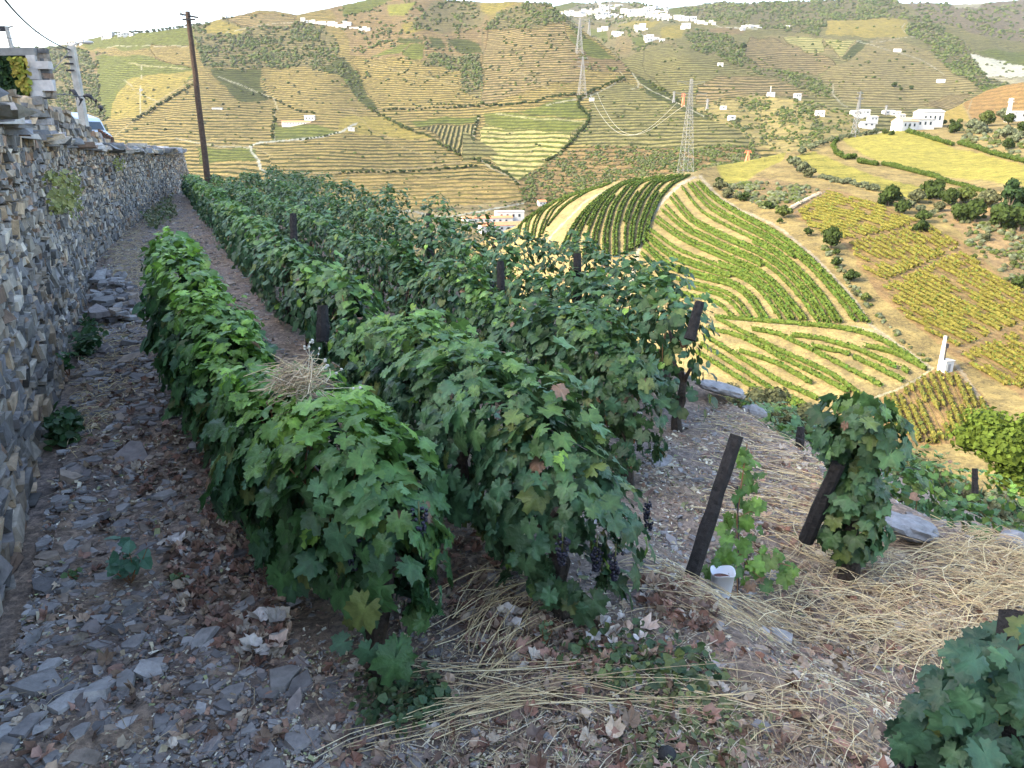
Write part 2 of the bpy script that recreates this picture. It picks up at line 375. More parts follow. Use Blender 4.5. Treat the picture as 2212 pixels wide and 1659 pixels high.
PATH = (.72, .66, .52)
pat2 = [
 ([(95, 100), (198, 108), (215, 160), (240, 235), (228, 262), (240, 290), (100, 300), (80, 150)], SCR, dict(s=1, d=0.35)),
 ([(-500, 100), (100, 100), (140, 290), (-500, 500)], SCR, dict(s=.6)),
 ([(140, 240), (225, 262), (240, 300), (120, 320)], TAN),
 ([(195, 108), (235, 118), (300, 130), (280, 150), (205, 160)], RED, dict(s=.5)),
 ([(130, 85), (420, 50), (422, 100), (330, 108), (200, 104)], GRN, dict(d=.6)),
 ([(330, 98), (418, 96), (420, 148), (330, 125)], TAN, dict(per=3.6)),
 ([(205, 120), (300, 120), (420, 148), (418, 168), (300, 250), (225, 255)], GRN, dict(d=.6)),
 ([(240, 225), (280, 170), (420, 150), (402, 178), (310, 246), (240, 264)], GOLD, dict(d=.3)),
 ([(430, 160), (470, 165), (592, 232), (592, 310), (560, 330), (235, 312), (240, 290)], TAN, dict(per=4.4)),
 ([(415, 45), (480, 36), (700, 48), (742, 130), (720, 152), (440, 147), (425, 100)], SCR, dict(s=1, d=0.35)),
 ([(440, 62), (475, 45), (530, 62), (520, 72), (450, 74)], GOLD), ([(538, 28), (640, 34), (630, 60), (560, 62), (490, 44)], ROSE, dict(per=5)),
 ([(450, 150), (560, 150), (575, 215), (520, 222)], DGR, dict(d=.6)),  # ridge shadow painted into these terraces as darker green
 ([(560, 148), (660, 146), (745, 165), (812, 238), (690, 247), (590, 212)], TAN, dict(per=4.2)),
 ([(742, 120), (770, 160), (815, 238), (790, 235), (735, 165), (690, 145)], DGR, dict(s=.8, d=.8)),
 ([(700, 15), (800, -10), (1050, -10), (1062, 70), (1040, 142), (890, 132), (760, 122), (740, 60)], RED, dict(s=.5, d=.3)),
 ([(737, 12), (800, -10), (870, -10), (800, 20), (740, 35)], GRN), ([(840, 10), (900, 5), (880, 30), (840, 35)], YEL),
 ([(867, 50), (900, 42), (927, 67), (880, 72)], GOLD), ([(857, 78), (920, 88), (905, 96), (860, 92)], DGR),
 ([(800, 121), (887, 88), (870, 119)], GRN), ([(873, 123), (885, 98), (917, 97), (908, 126)], GRN, dict(per=4)), ([(930, 80), (957, 80), (960, 102), (930, 102)], DGR), ([(967, 87), (1030, 88), (1042, 116), (985, 112)], DGR),
 ([(940, 0), (1060, 4), (1100, 8), (1050, 32), (1040, 60), (960, 70), (880, 60)], SCR, dict(s=.9, d=0.25)), ([(1040, 2), (1110, 5), (1065, 34), (1035, 22)], GOLD),
 ([(760, 128), (900, 126), (992, 140), (992, 190), (1036, 226), (822, 237), (790, 192)], TAN, dict(per=4.0, s=.12)),
 ([(905, 140), (930, 112), (960, 120), (1042, 120), (1040, 215), (1000, 200), (992, 150)], SCR, dict(s=1, d=0.45)),
 ([(1050, 60), (1080, 25), (1150, 2), (1195, 5), (1238, 45), (1285, 98), (1270, 95), (1215, 50), (1150, 63)], SCR, dict(s=1, d=0.45)),
 ([(1052, 62), (1150, 64), (1215, 50), (1222, 75), (1262, 115), (1255, 200), (1180, 215), (1040, 232), (1045, 140)], ROSE, dict(per=4.8, s=.10)),
 ([(1228, 72), (1285, 88), (1335, 132), (1270, 127), (1240, 90)], GRN, dict(d=.6)),
 ([(1255, 135), (1302, 139), (1280, 150), (1262, 157)], YEL),
 ([(1232, 120), (1340, 130), (1366, 157), (1350, 160), (1240, 150)], RED, dict(s=.8)),
 ([(1040, 232), (1200, 180), (1340, 160), (1352, 172), (1270, 210), (1180, 226), (1060, 234)], TAN, dict(per=4)),
 ([(1270, 205), (1340, 175), (1480, 223), (1640, 276), (1640, 315), (1480, 322), (1280, 316), (1205, 306), (1275, 256)], OLV, dict(per=4.0)),
 ([(1365, 157), (1405, 178), (1500, 232), (1560, 262), (1500, 250), (1400, 205)], DGR, dict(d=.6)),
 ([(1115, 242), (1240, 210), (1262, 232), (1277, 258), (1200, 252)], GRN, dict(d=.5)),
 ([(1045, 244), (1110, 244), (1272, 262), (1222, 292), (1080, 275), (1045, 270)], GRN, dict(d=.35)),
 ([(1035, 285), (1048, 268), (1085, 275), (1235, 288), (1210, 330), (1120, 392), (1060, 352)], BRT, dict(per=5.5)),
 ([(905, 273), (1035, 266), (1020, 290), (1020, 346), (985, 330)], ((.42, .34, .17), (.08, .10, .03)), dict(vert=6.5, d=.62)), ([(885, 260), (1034, 249), (1036, 263), (905, 272)], GRN, dict(d=.8)),
 ([(835, 243), (1045, 232), (1038, 247), (880, 256)], TAN), ([(735, 254), (835, 248), (905, 285), (925, 302), (860, 304), (720, 292)], GOLD, dict(d=.2)),
 ([(560, 312), (740, 284), (925, 306), (1005, 347), (1110, 398), (800, 376), (600, 380)], TAN, dict(per=3.6)),
 ([(600, 378), (800, 374), (1115, 398), (1130, 430), (1080, 452), (700, 440)], ((.58, .41, .18), (.30, .25, .08)), dict(per=3.0, d=.35)),
 ([(590, 265), (700, 274), (735, 286), (650, 300), (592, 304)], GRN, dict(d=.5)), ([(596, 262), (650, 258), (700, 270), (600, 272)], RED),
 ([(425, 322), (555, 320), (556, 346), (430, 352)], GRN, dict(per=3.2)), ([(625, 385), (700, 390), (720, 402), (660, 405)], GRN),
 ([(1120, 392), (1225, 328), (1290, 316), (1480, 322), (1625, 312), (1640, 345), (1600, 400), (1150, 520), (1125, 440)], ((.40, .27, .14), (.13, .13, .05)), dict(s=1, d=.25)),
 ([(840, 458), (960, 445), (1130, 432), (1150, 480), (1100, 600), (700, 640), (760, 520)], ((.50, .38, .22), (.30, .27, .13)), dict(s=.25, d=.25)),
 ([(1500, 236), (1540, 220), (1640, 204), (1760, 218), (1860, 255), (1960, 300), (1900, 340), (1700, 330), (1640, 318), (1600, 285)], ((.56, .44, .20), (.36, .27, .12)), dict(s=.75, d=.15)),
]
DK = (.17, .17, .07)
path2 = [([(440, 305), (500, 280), (575, 255)], 3, DK), ([(470, 180), (540, 200), (600, 232)], 2.5, DK), ([(430, 300), (560, 322), (590, 340)], 3, (.6, .5, .3)), ([(640, 225), (700, 205), (790, 185)], 3, DK), ([(790, 195), (880, 170), (980, 160)], 2.5, DK), ([(800, 140), (900, 160), (990, 185)], 3, (.55, .45, .26)), ([(1050, 120), (1130, 110), (1230, 130)], 2.5, DK), ([(1060, 190), (1120, 165), (1200, 150)], 3, DK), ([(1060, 145), (1130, 160), (1180, 190), (1195, 205)], 3, (.55, .45, .26)), ([(1285, 290), (1360, 272), (1440, 262)], 3, DK), ([(1300, 250), (1400, 240), (1500, 262)], 2.5, DK), ([(620, 350), (740, 330), (860, 312)], 3, DK), ([(700, 420), (850, 400), (1000, 405)], 3, DK), ([(820, 300), (900, 330), (985, 350)], 3, (.55, .45, .26)), ([(1310, 316), (1420, 300), (1560, 310)], 2.5, DK),
 ([(770, 268), (735, 283), (690, 295), (650, 300), (560, 308), (540, 316), (545, 330), (558, 345), (562, 362), (580, 375), (605, 392)], 7, (.80, .78, .72)),
 ([(1035, 248), (1030, 262), (1022, 290), (1022, 315), (1030, 340), (1060, 362), (1100, 380), (1120, 396)], 4, PATH), ([(1366, 157), (1380, 180), (1378, 188), (1364, 192)], 4, PATH), ([(1340, 158), (1350, 168), (1270, 208), (1180, 228)], 4, PATH),
 ([(1385, 182), (1430, 208), (1470, 226), (1520, 250)], 3.5, PATH), ([(1070, 246), (1150, 254), (1275, 264)], 5, (.66, .60, .34)), ([(230, 100), (330, 99), (420, 98)], 3, PATH), ([(305, 128), (303, 200), (303, 250)], 2.2, PATH), ([(278, 138), (330, 143), (400, 147)], 4, (.66, .58, .36)),
 ([(270, 172), (290, 195), (305, 205), (345, 222)], 3, PATH), ([(425, 222), (540, 290)], 2, (.5, .42, .22)), ([(592, 232), (592, 300)], 2.5, PATH), ([(235, 305), (330, 225), (430, 165)], 3, (.6, .5, .3)), ([(470, 165), (590, 210), (600, 236)], 4, PATH),
 ([(380, 300), (470, 318), (540, 318)], 4, PATH), ([(735, 235), (870, 235), (1040, 228)], 3, (.56, .42, .24)), ([(600, 372), (800, 372), (1010, 350)], 4, (.58, .44, .26)), ([(830, 462), (880, 455), (960, 468), (1050, 452), (1130, 440)], 5, (.78, .76, .70)),
 ([(900, 500), (980, 488), (1060, 470)], 8, (.74, .72, .66)), ([(482, 70), (540, 60), (640, 48)], 2.5, PATH), ([(760, 235), (800, 280), (850, 300)], 3, (.6, .46, .28)), ([(1040, 60), (1045, 140), (1040, 225)], 3, (.3, .26, .14))]
pat3 = [
 ([(1190, 12), (1240, 0), (1330, 4), (1400, 30), (1300, 26), (1210, 24)], GRN, dict(d=.6)), ([(1300, 0), (1440, 8), (1460, 50), (1200, 50), (1210, 22)], ((.42, .36, .24), (.20, .20, .11)), dict(s=.6)),
 ([(1440, 20), (1560, 12), (1640, 60), (1530, 50), (1470, 40)], GRN, dict(s=.4, d=.6)), ([(1330, 48), (1430, 44), (1410, 56), (1340, 54)], GOLD),
 ([(1235, 50), (1330, 55), (1440, 80), (1480, 110), (1390, 110), (1340, 128), (1270, 80)], SCR, dict(s=.7, d=0.15)), ([(1270, 62), (1308, 66), (1312, 90), (1275, 76)], GRN),
 ([(1362, 85), (1395, 80), (1385, 100), (1365, 98)], GRN, dict(d=.8)), ([(1330, 72), (1362, 85), (1360, 118), (1335, 112)], ROSE), ([(1430, 60), (1490, 52), (1470, 80), (1430, 80)], GOLD),
 ([(1390, 106), (1440, 98), (1530, 116), (1600, 150), (1780, 215), (1640, 208), (1540, 222), (1505, 234), (1440, 198), (1395, 160)], OLV, dict(per=4.6)),
 ([(1560, 165), (1640, 163), (1720, 185), (1750, 215), (1640, 206), (1510, 225), (1505, 190)], ROSE, dict(per=5.2)),
 ([(1474, 33), (1524, 8), (1674, -5), (1930, -8), (1962, 33), (1960, 42), (1784, 43), (1774, 77), (1624, 60), (1540, 50)], SCR, dict(s=1, d=0.45)),
 ([(1480, 70), (1560, 62), (1614, 110), (1660, 150), (1760, 165), (1815, 215), (1780, 212), (1700, 178), (1600, 145), (1500, 110)], SCR, dict(s=1, d=0.35)),
 ([(1530, 55), (1610, 62), (1600, 72), (1530, 68)], RED), ([(1960, 5), (2212, -15), (2700, -20), (2700, 130), (2212, 95), (2060, 60), (1985, 40)], ((.38, .29, .20), (.17, .15, .09)), dict(s=.7, d=.35)),
 ([(1620, 80), (1700, 83), (1800, 130), (1812, 145), (1760, 160), (1650, 150), (1612, 125)], ROSE, dict(per=6)), ([(1640, 75), (1760, 80), (1850, 90), (1930, 80), (2000, 110), (2110, 190), (2100, 215), (1960, 240), (1820, 218), (1770, 165), (1830, 130)], ((.50, .39, .20), (.26, .22, .09)), dict(per=5)),
 ([(1690, 80), (1780, 82), (1778, 110), (1740, 115)], BRT, dict(per=7)), ([(1780, 85), (1850, 88), (1812, 122)], BRT, dict(per=7)), ([(1812, 122), (1860, 88), (1885, 92), (1830, 128)], DGR),
 ([(1784, 45), (1850, 42), (1955, 42), (1960, 78), (1870, 82), (1785, 75)], GOLD, dict(d=.25)), ([(1955, 33), (2010, 40), (2050, 70), (2110, 120), (2200, 200), (2120, 195), (2050, 150), (1990, 90), (1958, 72)], SCR, dict(s=1, d=0.55)),
 ([(2094, 118), (2140, 125), (2230, 140), (2400, 160), (2400, 190), (2212, 166), (2134, 168)], ((.85, .80, .70), (.80, .74, .62)), dict(d=.1)), ([(2094, 110), (2150, 108), (2400, 130), (2400, 155), (2212, 142)], GRN, dict(d=.6)),
 ([(2140, 168), (2230, 168), (2230, 180), (2160, 176)], PALE), ([(2060, 6), (2130, 8), (2110, 16), (2062, 16)], PALE), ([(1990, 225), (2060, 205), (2100, 205), (2050, 240)], ROSE, dict(vert=7)),
]
path3 = [([(1510, 45), (1540, 50), (1560, 58), (1640, 66)], 3, (.8, .76, .68)), ([(1370, 68), (1385, 75), (1400, 84)], 3.5, (.8, .78, .72)), ([(1955, 50), (1948, 62), (1965, 76), (1975, 80)], 2.5, PATH), ([(1850, 90), (1895, 100), (1990, 130), (2040, 160)], 3, PATH), ([(1800, 180), (1798, 205), (1815, 222), (1830, 230)], 3, PATH),
 ([(1640, 290), (1700, 282), (1760, 300)], 3, PATH), ([(1850, 88), (1890, 92), (1980, 78)], 2, PATH)]

def build_sheet(S, base, pats, paths, per, mat, label, seed):
    V, PX, PY = S.grid()
    ca, cb, ph, duty, scr = paint(PX, PY, V, base, pats, paths, per, seed=seed)
    ca = ca*(np.array([.275, .305, .30]) if mat == 'hill' else np.array([.34, .35, .36])); cb = cb*np.array([.20, .225, .24])
    d = V[..., :2]; V = V.copy()
    V[..., 2] += (V[..., 1]/1000.0)*1.6*snoise(V[..., 0]/28, V[..., 1]/28, seed+20, 2)*(PY > S.top(PX)+6)
    sh = V.shape[:2]
    o = mesh('hills', V.reshape(-1, 3), gridfaces(*sh), M[mat], None, dict(ca=ca.reshape(-1, 3), cb=cb.reshape(-1, 3), ph=ph.ravel(), duty=duty.ravel()), True)
    tag(o, label, None, None, 'structure'); del o['label']
    return scr, PX, PY, V
scr2, PX2, PY2, V2 = build_sheet(S2, TAN, pat2, path2, 4.2, 'hill', 'x', 2)
scr3, PX3, PY3, V3 = build_sheet(S3, OLV, pat3, path3, 5.0, 'hill', 'x', 4)
GRS = ((.56, .44, .20), (.46, .33, .16)); YG = ((.56, .50, .13), (.34, .33, .06)); ORG = ((.50, .34, .17), (.42, .31, .12)); SPG = ((.62, .50, .24), (.56, .38, .22))
pat1 = [
 ([(1060, 490), (1330, 385), (1500, 366), (1525, 390), (1560, 440), (1650, 490), (1720, 530), (1800, 600), (1890, 700), (2015, 795), (1950, 830), (1850, 865), (1700, 900), (1000, 900)], SPG, dict(d=.25)),
 ([(1545, 358), (1700, 325), (1690, 345), (1640, 370), (1600, 412), (1560, 398)], YG, dict(d=.3)),
 ([(1700, 345), (1760, 325), (1800, 345), (1900, 385), (2010, 410), (2000, 432), (1930, 430), (1850, 400), (1760, 370)], YG, dict(d=.45)),
 ([(1815, 300), (1900, 285), (1970, 278), (2060, 318), (2212, 355), (2400, 380), (2400, 430), (2212, 405), (2060, 385), (1950, 360), (1850, 330)], YG, dict(d=.2)),
 ([(1980, 268), (2100, 285), (2212, 300), (2400, 330), (2400, 380), (2212, 352), (2060, 315)], GRS, dict(d=.3)),
 ([(2020, 250), (2080, 210), (2085, 255), (2100, 262)], GOLD, dict(d=.2)), ([(2085, 215), (2170, 182), (2400, 120), (2400, 240), (2212, 245), (2090, 262)], ((.50, .32, .14), (.34, .24, .10)), dict(per=3.5)),
 ([(1570, 400), (1640, 385), (1740, 400), (1790, 410), (1700, 455), (1640, 450)], ((.46, .34, .18), (.26, .21, .09)), dict(d=.4)),
 ([(1700, 455), (1790, 408), (1920, 448), (2075, 520), (2212, 640), (2400, 760), (2400, 900), (2212, 860), (2060, 770), (1900, 640), (1820, 520), (1740, 480)], ORG, dict(d=.2)),
 ([(1880, 870), (2010, 800), (2070, 790), (2160, 900), (2120, 960), (1960, 965), (1800, 900)], ORG, dict(d=.2)),
 ([(2000, 420), (2212, 440), (2400, 500), (2400, 700), (2212, 640), (2090, 520), (2040, 470)], ((.56, .40, .22), (.36, .28, .13)), dict(d=.3)),
]
path1 = [([(1500, 384), (1470, 398), (1440, 425), (1415, 455), (1400, 485), (1385, 520), (1370, 570), (1360, 640)], 11, (.84, .76, .60)), ([(1335, 400), (1300, 418), (1260, 440), (1225, 475), (1195, 505), (1170, 540)], 7, (.80, .74, .56)),
 ([(1513, 382), (1530, 402), (1560, 430), (1600, 455), (1660, 478), (1690, 495), (1750, 545), (1800, 595), (1850, 650), (1880, 700), (1950, 750), (2015, 795)], 9, (.80, .70, .50)), ([(2015, 795), (1975, 822), (1940, 840), (1850, 872), (1760, 900)], 9, (.86, .78, .52)),
 ([(1555, 688), (1700, 700), (1850, 705), (1900, 718), (1960, 760), (2010, 795)], 8, (.78, .70, .46)), ([(2150, 480), (2212, 520), (2300, 580)], 9, (.74, .54, .32)), ([(1790, 408), (1750, 440), (1715, 460)], 3, (.42, .36, .28)), ([(2060, 780), (2110, 850), (2160, 920), (2212, 930)], 12, (.70, .58, .40)),
 ([(2075, 530), (2000, 560), (1920, 600)], 5, (.62, .46, .24)), ([(2240, 690), (2150, 715), (2070, 760)], 5, (.62, .46, .24)), ([(2100, 215), (2090, 240), (2100, 262)], 4, (.5, .4, .24)), ([(1860, 296), (1920, 282)], 4, (.8, .75, .6))]
scr1, PX1, PY1, V1 = build_sheet(S1, GRS, pat1, path1, 3.0, 'spur', 'x', 6)

# ---- far blue ridge on the left horizon and the valley floor
xs = np.linspace(-9000, 9000, 160)
prof = 690+70*snoise(xs/1500, xs*0, 31, 3)+np.where(xs > -1500, -260, 0)*smooth(-2500, 0, xs)
rows = []
for f, g in ((-1500, -.9), (-700, .55), (0, 1.0), (600, .8), (1800, .2)):
    y = 7200+f-np.abs(xs)*.15; rows.append(np.stack([xs, y, prof*g if g > 0 else xs*0-80], -1))
R_ = np.stack(rows); m_far = simple('far_ridge', (.10, .12, .07), .95, .004, .3, obj=False)
o = mesh('hills', R_.reshape(-1, 3), gridfaces(len(rows), len(xs)), m_far, smooth=True); tag(o, kind='structure')
g_ = np.linspace(-1, 1, 60); gx, gy = np.meshgrid(g_*9500, g_*9500); gz = -95+4*snoise(gx/400, gy/400, 8, 2)
o = mesh('valley_floor', np.stack([gx, gy, gz], -1).reshape(-1, 3), gridfaces(60, 60), simple('valley_earth', (.30, .24, .13), .95, .02, .4, obj=False)); tag(o, kind='structure')
# ------------------------------------------------------------------ the terrace we stand on
CT, ST = .9026, .4305                   # t axis (across the rows) and s axis (along them)
def ts(x, y): return CT*x+ST*y, -ST*x+CT*y
def xy(t, s): return CT*t-ST*s, ST*t+CT*s
WALL = np.array([(-1.2, .2), (-1.75, 1.5), (-2.37, 2.95), (-4.14, 6.5), (-8.07, 14.5), (-10.5, 21), (-14.5, 32), (-17.2, 41)])
def wall_side(x, y):
    """signed distance to the terrace wall, negative = on the upper side; and the distance along it"""
    best = np.full(np.shape(x), 1e9); sg = np.ones(np.shape(x)); al = np.zeros(np.shape(x)); acc = 0
    for a, b in zip(WALL[:-1], WALL[1:]):
        d = b-a; L = np.hypot(*d); u = np.clip(((x-a[0])*d[0]+(y-a[1])*d[1])/L**2, 0, 1)
        dx = x-a[0]-u*d[0]; dy = y-a[1]-u*d[1]; q = np.hypot(dx, dy); c = d[0]*dy-d[1]*dx
        m = q < best; best = np.where(m, q, best); sg = np.where(m, np.where(c > 0, -1, 1), sg); al = np.where(m, acc+u*L, al); acc += L
    return best*sg, al
def G(x, y):
    t, s = ts(x, y)
    z = -2.0-.42*smooth(1.9, 2.9, t)-.06*np.clip(t-2.9, 0, 3)
    z = z+.0*s
    te = 4.45+1.1*smooth(1.5, 7, s)+.15*np.sin(s*.9)                                  # the terrace edge
    d = t-te
    low = -4.3-(np.clip(d, 0, 17)*.40)-np.clip(d-17, 0, 400)*.80
    k = smooth(0, 1.5, d); z = z*(1-k)+low*k
    f = s-44; k2 = smooth(0, 5, f); z = z-k2*np.clip(f, 0, 400)*.45
    z = z+.05*snoise(x*1.1, y*1.1, 3, 3)*(1-smooth(10, 30, np.hypot(x, y)))+.03*snoise(x*3.3, y*3.3, 13, 2)*(1-smooth(6, 14, np.hypot(x, y)))
    return np.maximum(z, -104)
def Gp(px, py):                                               # where a picture ray meets the terrace (authoring aid)
    u, v = uv(px, py); d = np.array([u, CP+SP*v, -SP+CP*v]); k = .6
    while k < 90:
        q = d*k
        if q[2] < G(np.array(q[0]), np.array(q[1])): break
        k *= 1.004
    return d*k
sa = np.concatenate([np.arange(-6, -1, .5), np.arange(-1, 9, .045), np.arange(9, 20, .12), np.arange(20, 60, .8), np.arange(60, 260, 8)])
ta = np.concatenate([np.arange(-2.4, 7.2, .045), np.arange(7.2, 30, .35), np.arange(30, 150, 6)])
TT, SS = np.meshgrid(ta, sa); X, Y = xy(TT, SS); Z = G(X, Y)
near = (TT < 7.2) & (SS < 20)
Z = Z+near*(.018*(vnoise(X*14, Y*14, 1)-.5)+.012*(vnoise(X*30, Y*30, 2)-.5)+.03*(vnoise(X*4, Y*4, 3)-.5))
wd, wa = wall_side(X, Y)
Z = np.where((wd < .15) & (SS < 43) & (TT < 3), np.minimum(Z, -2.05), Z)
# material
m, n, b, N, L = newmat('terrace_soil'); b.inputs['Roughness'].default_value = .95; b.inputs['Specular IOR Level'].default_value = .1
n1 = noise_node(N, L, 1.1, 4, .6); n2 = noise_node(N, L, 26, 6, .8); n3 = noise_node(N, L, 7, 5, .7)
mx = ramp(N, L, n1.outputs[0], [(.38, (.215, .185, .165)), (.62, (.26, .205, .155))])
r2 = ramp(N, L, n2.outputs[0], [(.32, (.55, .55, .58)), (.5, (1, .98, .95)), (.68, (1.6, 1.5, 1.4))]); r3 = ramp(N, L, n3.outputs[0], [(.35, (.7, .68, .66)), (.65, (1.25, 1.22, 1.2))])
v = N.new('ShaderNodeTexVoronoi'); v.inputs['Scale'].default_value = 38; g = N.new('ShaderNodeNewGeometry'); L.new(g.outputs['Position'], v.inputs['Vector'])
rv = ramp(N, L, v.outputs['Color'], [(.2, (.75, .75, .78)), (.8, (1.25, 1.22, 1.2))])
c = mul_col(N, L, mul_col(N, L, mul_col(N, L, mx.outputs[0], r2.outputs[0]), r3.outputs[0]), rv.outputs[0])
L.new(c, b.inputs['Base Color']); bp = N.new('ShaderNodeBump'); bp.inputs['Strength'].default_value = .9; bp.inputs['Distance'].default_value = .02
L.new(n2.outputs[0], bp.inputs['Height']); L.new(bp.outputs[0], b.inputs['Normal']); M['soil'] = m
o = mesh('ground', np.stack([X, Y, Z], -1).reshape(-1, 3), gridfaces(*X.shape), M['soil'], smooth=True); tag(o, kind='structure')

# upper level behind the wall: road, then the hillside that keeps the sun off the terrace
def wtop(al):                                                 # height of the terrace wall top along its length
    return np.interp(al, [0, 3, 5, 7, 9.5, 14, 20, 30, 43], [.62, .55, .42, .26, .14, .10, -.02, -.1, -.16])
def up(px, py, k): return P(px, py, k)
def UH(x, y):
    r = np.hypot(x, y); az = np.degrees(np.arctan2(x, y))
    base = np.interp(r, [0, 6, 10, 16, 24, 60], [.45, .3, .05, -.25, -.7, -2.0])
    cl = smooth(-40, -52, az)
    d = -(x*sd[0]+y*sd[1])/np.hypot(sd[0], sd[1]) if False else (x*sd[0]+y*sd[1])/np.hypot(sd[0], sd[1])
    cc = -.375*x+.927*y
    hill = np.clip(d-11, 0, 33.2)*.98*smooth(-14, -3, cc)
    return base+hill*cl+cl*1.2*snoise(x/6, y/6, 77, 2)*smooth(12, 20, r)
an = np.radians(np.concatenate([np.arange(-222, -60, 3.0), np.arange(-60, -15, .6)])); rr = np.concatenate([np.arange(.6, 30, .5), np.arange(30, 140, 4)])
A_, R2 = np.meshgrid(an, rr); X, Y = R2*np.sin(A_), R2*np.cos(A_); wd, wa = wall_side(X, Y)
Z = UH(X, Y); far_end = wa > 42.9
Z = np.where((wd > -.35) | (far_end & (Y > 30) & (np.degrees(A_) > -40)), -6-np.clip(R2-40, 0, 200)*.45, np.minimum(Z, np.where(wd > -3, wtop(wa)-.06+np.clip(-wd-1, 0, 5)*.3, 99)))
Z = np.where((Y < 1) & (wd > -.35), -7, Z)
msk = (wd > -.35)
Fg = gridfaces(*X.shape); bad = msk.ravel()[Fg].all(1); Fg = Fg[~bad]
o = mesh('upper_hillside', np.stack([X, Y, Z], -1).reshape(-1, 3), Fg, simple('dry_bank', (.25, .20, .13), .95, 2.5, .4, .5, obj=False), smooth=True); tag(o, kind='structure')

# ------------------------------------------------------------------ dry stone walls
SLT = np.array([(.20, .20, .20), (.25, .24, .22), (.30, .26, .21), (.13, .13, .13), (.40, .32, .23), (.27, .19, .14), (.42, .39, .34), (.23, .225, .23)])
SLW = np.array([4, 5, 4, 4, 2.5, 1.6, 2, 3]); SLW = SLW/SLW.sum()
BT = np.array([[x, y, z] for z in (-.5, .5) for y in (-.5, .5) for x in (-.5, .5)], float)
BQ = np.array([[0, 2, 3, 1], [4, 5, 7, 6], [0, 1, 5, 4], [2, 6, 7, 3], [0, 4, 6, 2], [1, 3, 7, 5]])
def stone_courses(line, zb, zt, batter=.08, hl=(.035, .11), ll=(.10, .34), depth=.16, seed=1, prot=.05, tone=1.0, maxal=None, vert=.07, gapmax=.012):
    """coursed rubble along a polyline facing to its right-hand side; zb, zt are functions of the distance along"""
    r = np.random.default_rng(seed); line = np.array(line, float); d = np.diff(line, axis=0); Ls = np.hypot(*d.T); cum = np.concatenate([[0], np.cumsum(Ls)]); Lt = cum[-1]
    pos = []; siz = []; ang = []; tl = []
    z = min(zb(0), zb(Lt)); zmax = max(zt(a) for a in np.linspace(0, Lt, 40))
    while z < zmax:
        sc0 = 1.0; h = r.uniform(*hl)*r.choice([.8, 1, 1.5]); a = r.uniform(-.2, 0)
        while a < Lt:
            far = 1+a/14.0; l = r.uniform(*ll)*(1+.35*(far-1)); am = min(max(a+l/2, 0), Lt)
            if zb(am)-.1 <= z+h/2 <= zt(am)+.03*r.normal():
                i = min(np.searchsorted(cum, am, 'right')-1, len(Ls)-1); u = (am-cum[i])/Ls[i]; c = line[i]+d[i]*u
                nrm = np.array([d[i][1], -d[i][0]])/Ls[i]; off = -batter*(z-zb(am))+r.normal(0, prot*.5)+.02*np.sin(am*2+z*3)-depth/2
                pos.append((c[0]+nrm[0]*off, c[1]+nrm[1]*off, z+h/2)); ang.append(math.atan2(d[i][1], d[i][0]))
                v = r.random() < vert
                siz.append((l*(.5 if v else 1)-gapmax, depth*r.uniform(.93, 1.08), h*(1.9 if v else 1)*r.uniform(.85, 1.15)-gapmax*.5)); tl.append(r.normal(0, .07) if not v else r.normal(0, .2))
            a += l
        z += h
    pos = np.array(pos); siz = np.array(siz); n = len(pos); ang = np.array(ang)+r.normal(0, .06, n); tl = np.array(tl); t2 = r.normal(0, .12, n)
    ca, sa_ = np.cos(ang), np.sin(ang); ct, st = np.cos(tl), np.sin(tl); cu, su = np.cos(t2), np.sin(t2)
    Rz = np.zeros((n, 3, 3)); Rz[:, 0, 0] = ca; Rz[:, 0, 1] = -sa_; Rz[:, 1, 0] = sa_; Rz[:, 1, 1] = ca; Rz[:, 2, 2] = 1
    Ry = np.zeros((n, 3, 3)); Ry[:, 0, 0] = ct; Ry[:, 0, 2] = st; Ry[:, 2, 0] = -st; Ry[:, 2, 2] = ct; Ry[:, 1, 1] = 1
    Rx = np.zeros((n, 3, 3)); Rx[:, 0, 0] = 1; Rx[:, 1, 1] = cu; Rx[:, 1, 2] = -su; Rx[:, 2, 1] = su; Rx[:, 2, 2] = cu
    R = Rz@Ry@Rx; T = BT[None]*siz[:, None]+r.normal(0, .065, (n, 8, 3))*siz[:, None]*[.8, .9, .9]
    V = np.einsum('mij,mkj->mki', R, T)+pos[:, None]
    Q = (BQ[None]+(np.arange(n)*8)[:, None, None]).reshape(-1, 4)
    C = SLT[r.choice(len(SLT), n, p=SLW)]*r.uniform(.6, 1.3, (n, 1))*tone*[1.08, 1.0, .90]
    return V.reshape(-1, 3), Q, np.repeat(C, 8, 0)
def backing(mb, line, zb, zt, off=.13, thick=.5, col=(.07, .065, .06), batter=.08, step=.5, lumps=False):
    line = np.array(line, float); d = np.hypot(*np.diff(line, axis=0).T); cum = np.concatenate([[0], np.cumsum(d)]); a = np.arange(0, cum[-1]+1e-6, step)
    x = np.interp(a, cum, line[:, 0]); y = np.interp(a, cum, line[:, 1]); tx = np.gradient(x); ty = np.gradient(y); nn = np.hypot(tx, ty); nx, ny = ty/nn, -tx/nn
    b_ = np.array([zb(q) for q in a]); t_ = np.array([zt(q) for q in a])-.05; H = t_-b_
    V = np.concatenate([np.stack([x-nx*off, y-ny*off, b_-.3], -1), np.stack([x-nx*(off+batter*H), y-ny*(off+batter*H), t_], -1), np.stack([x-nx*(off+thick+batter*H), y-ny*(off+thick+batter*H), t_], -1), np.stack([x-nx*(off+thick), y-ny*(off+thick), b_-.3], -1)])
    m = len(a); q = [[k*m+i, k*m+i+1, (k+1)*m+i+1, (k+1)*m+i] for k in range(3) for i in range(m-1)]+[[0, m, 2*m, 3*m], [m-1, 4*m-1, 3*m-1, 2*m-1]]
    mb.add(V, quad=q, col=col)
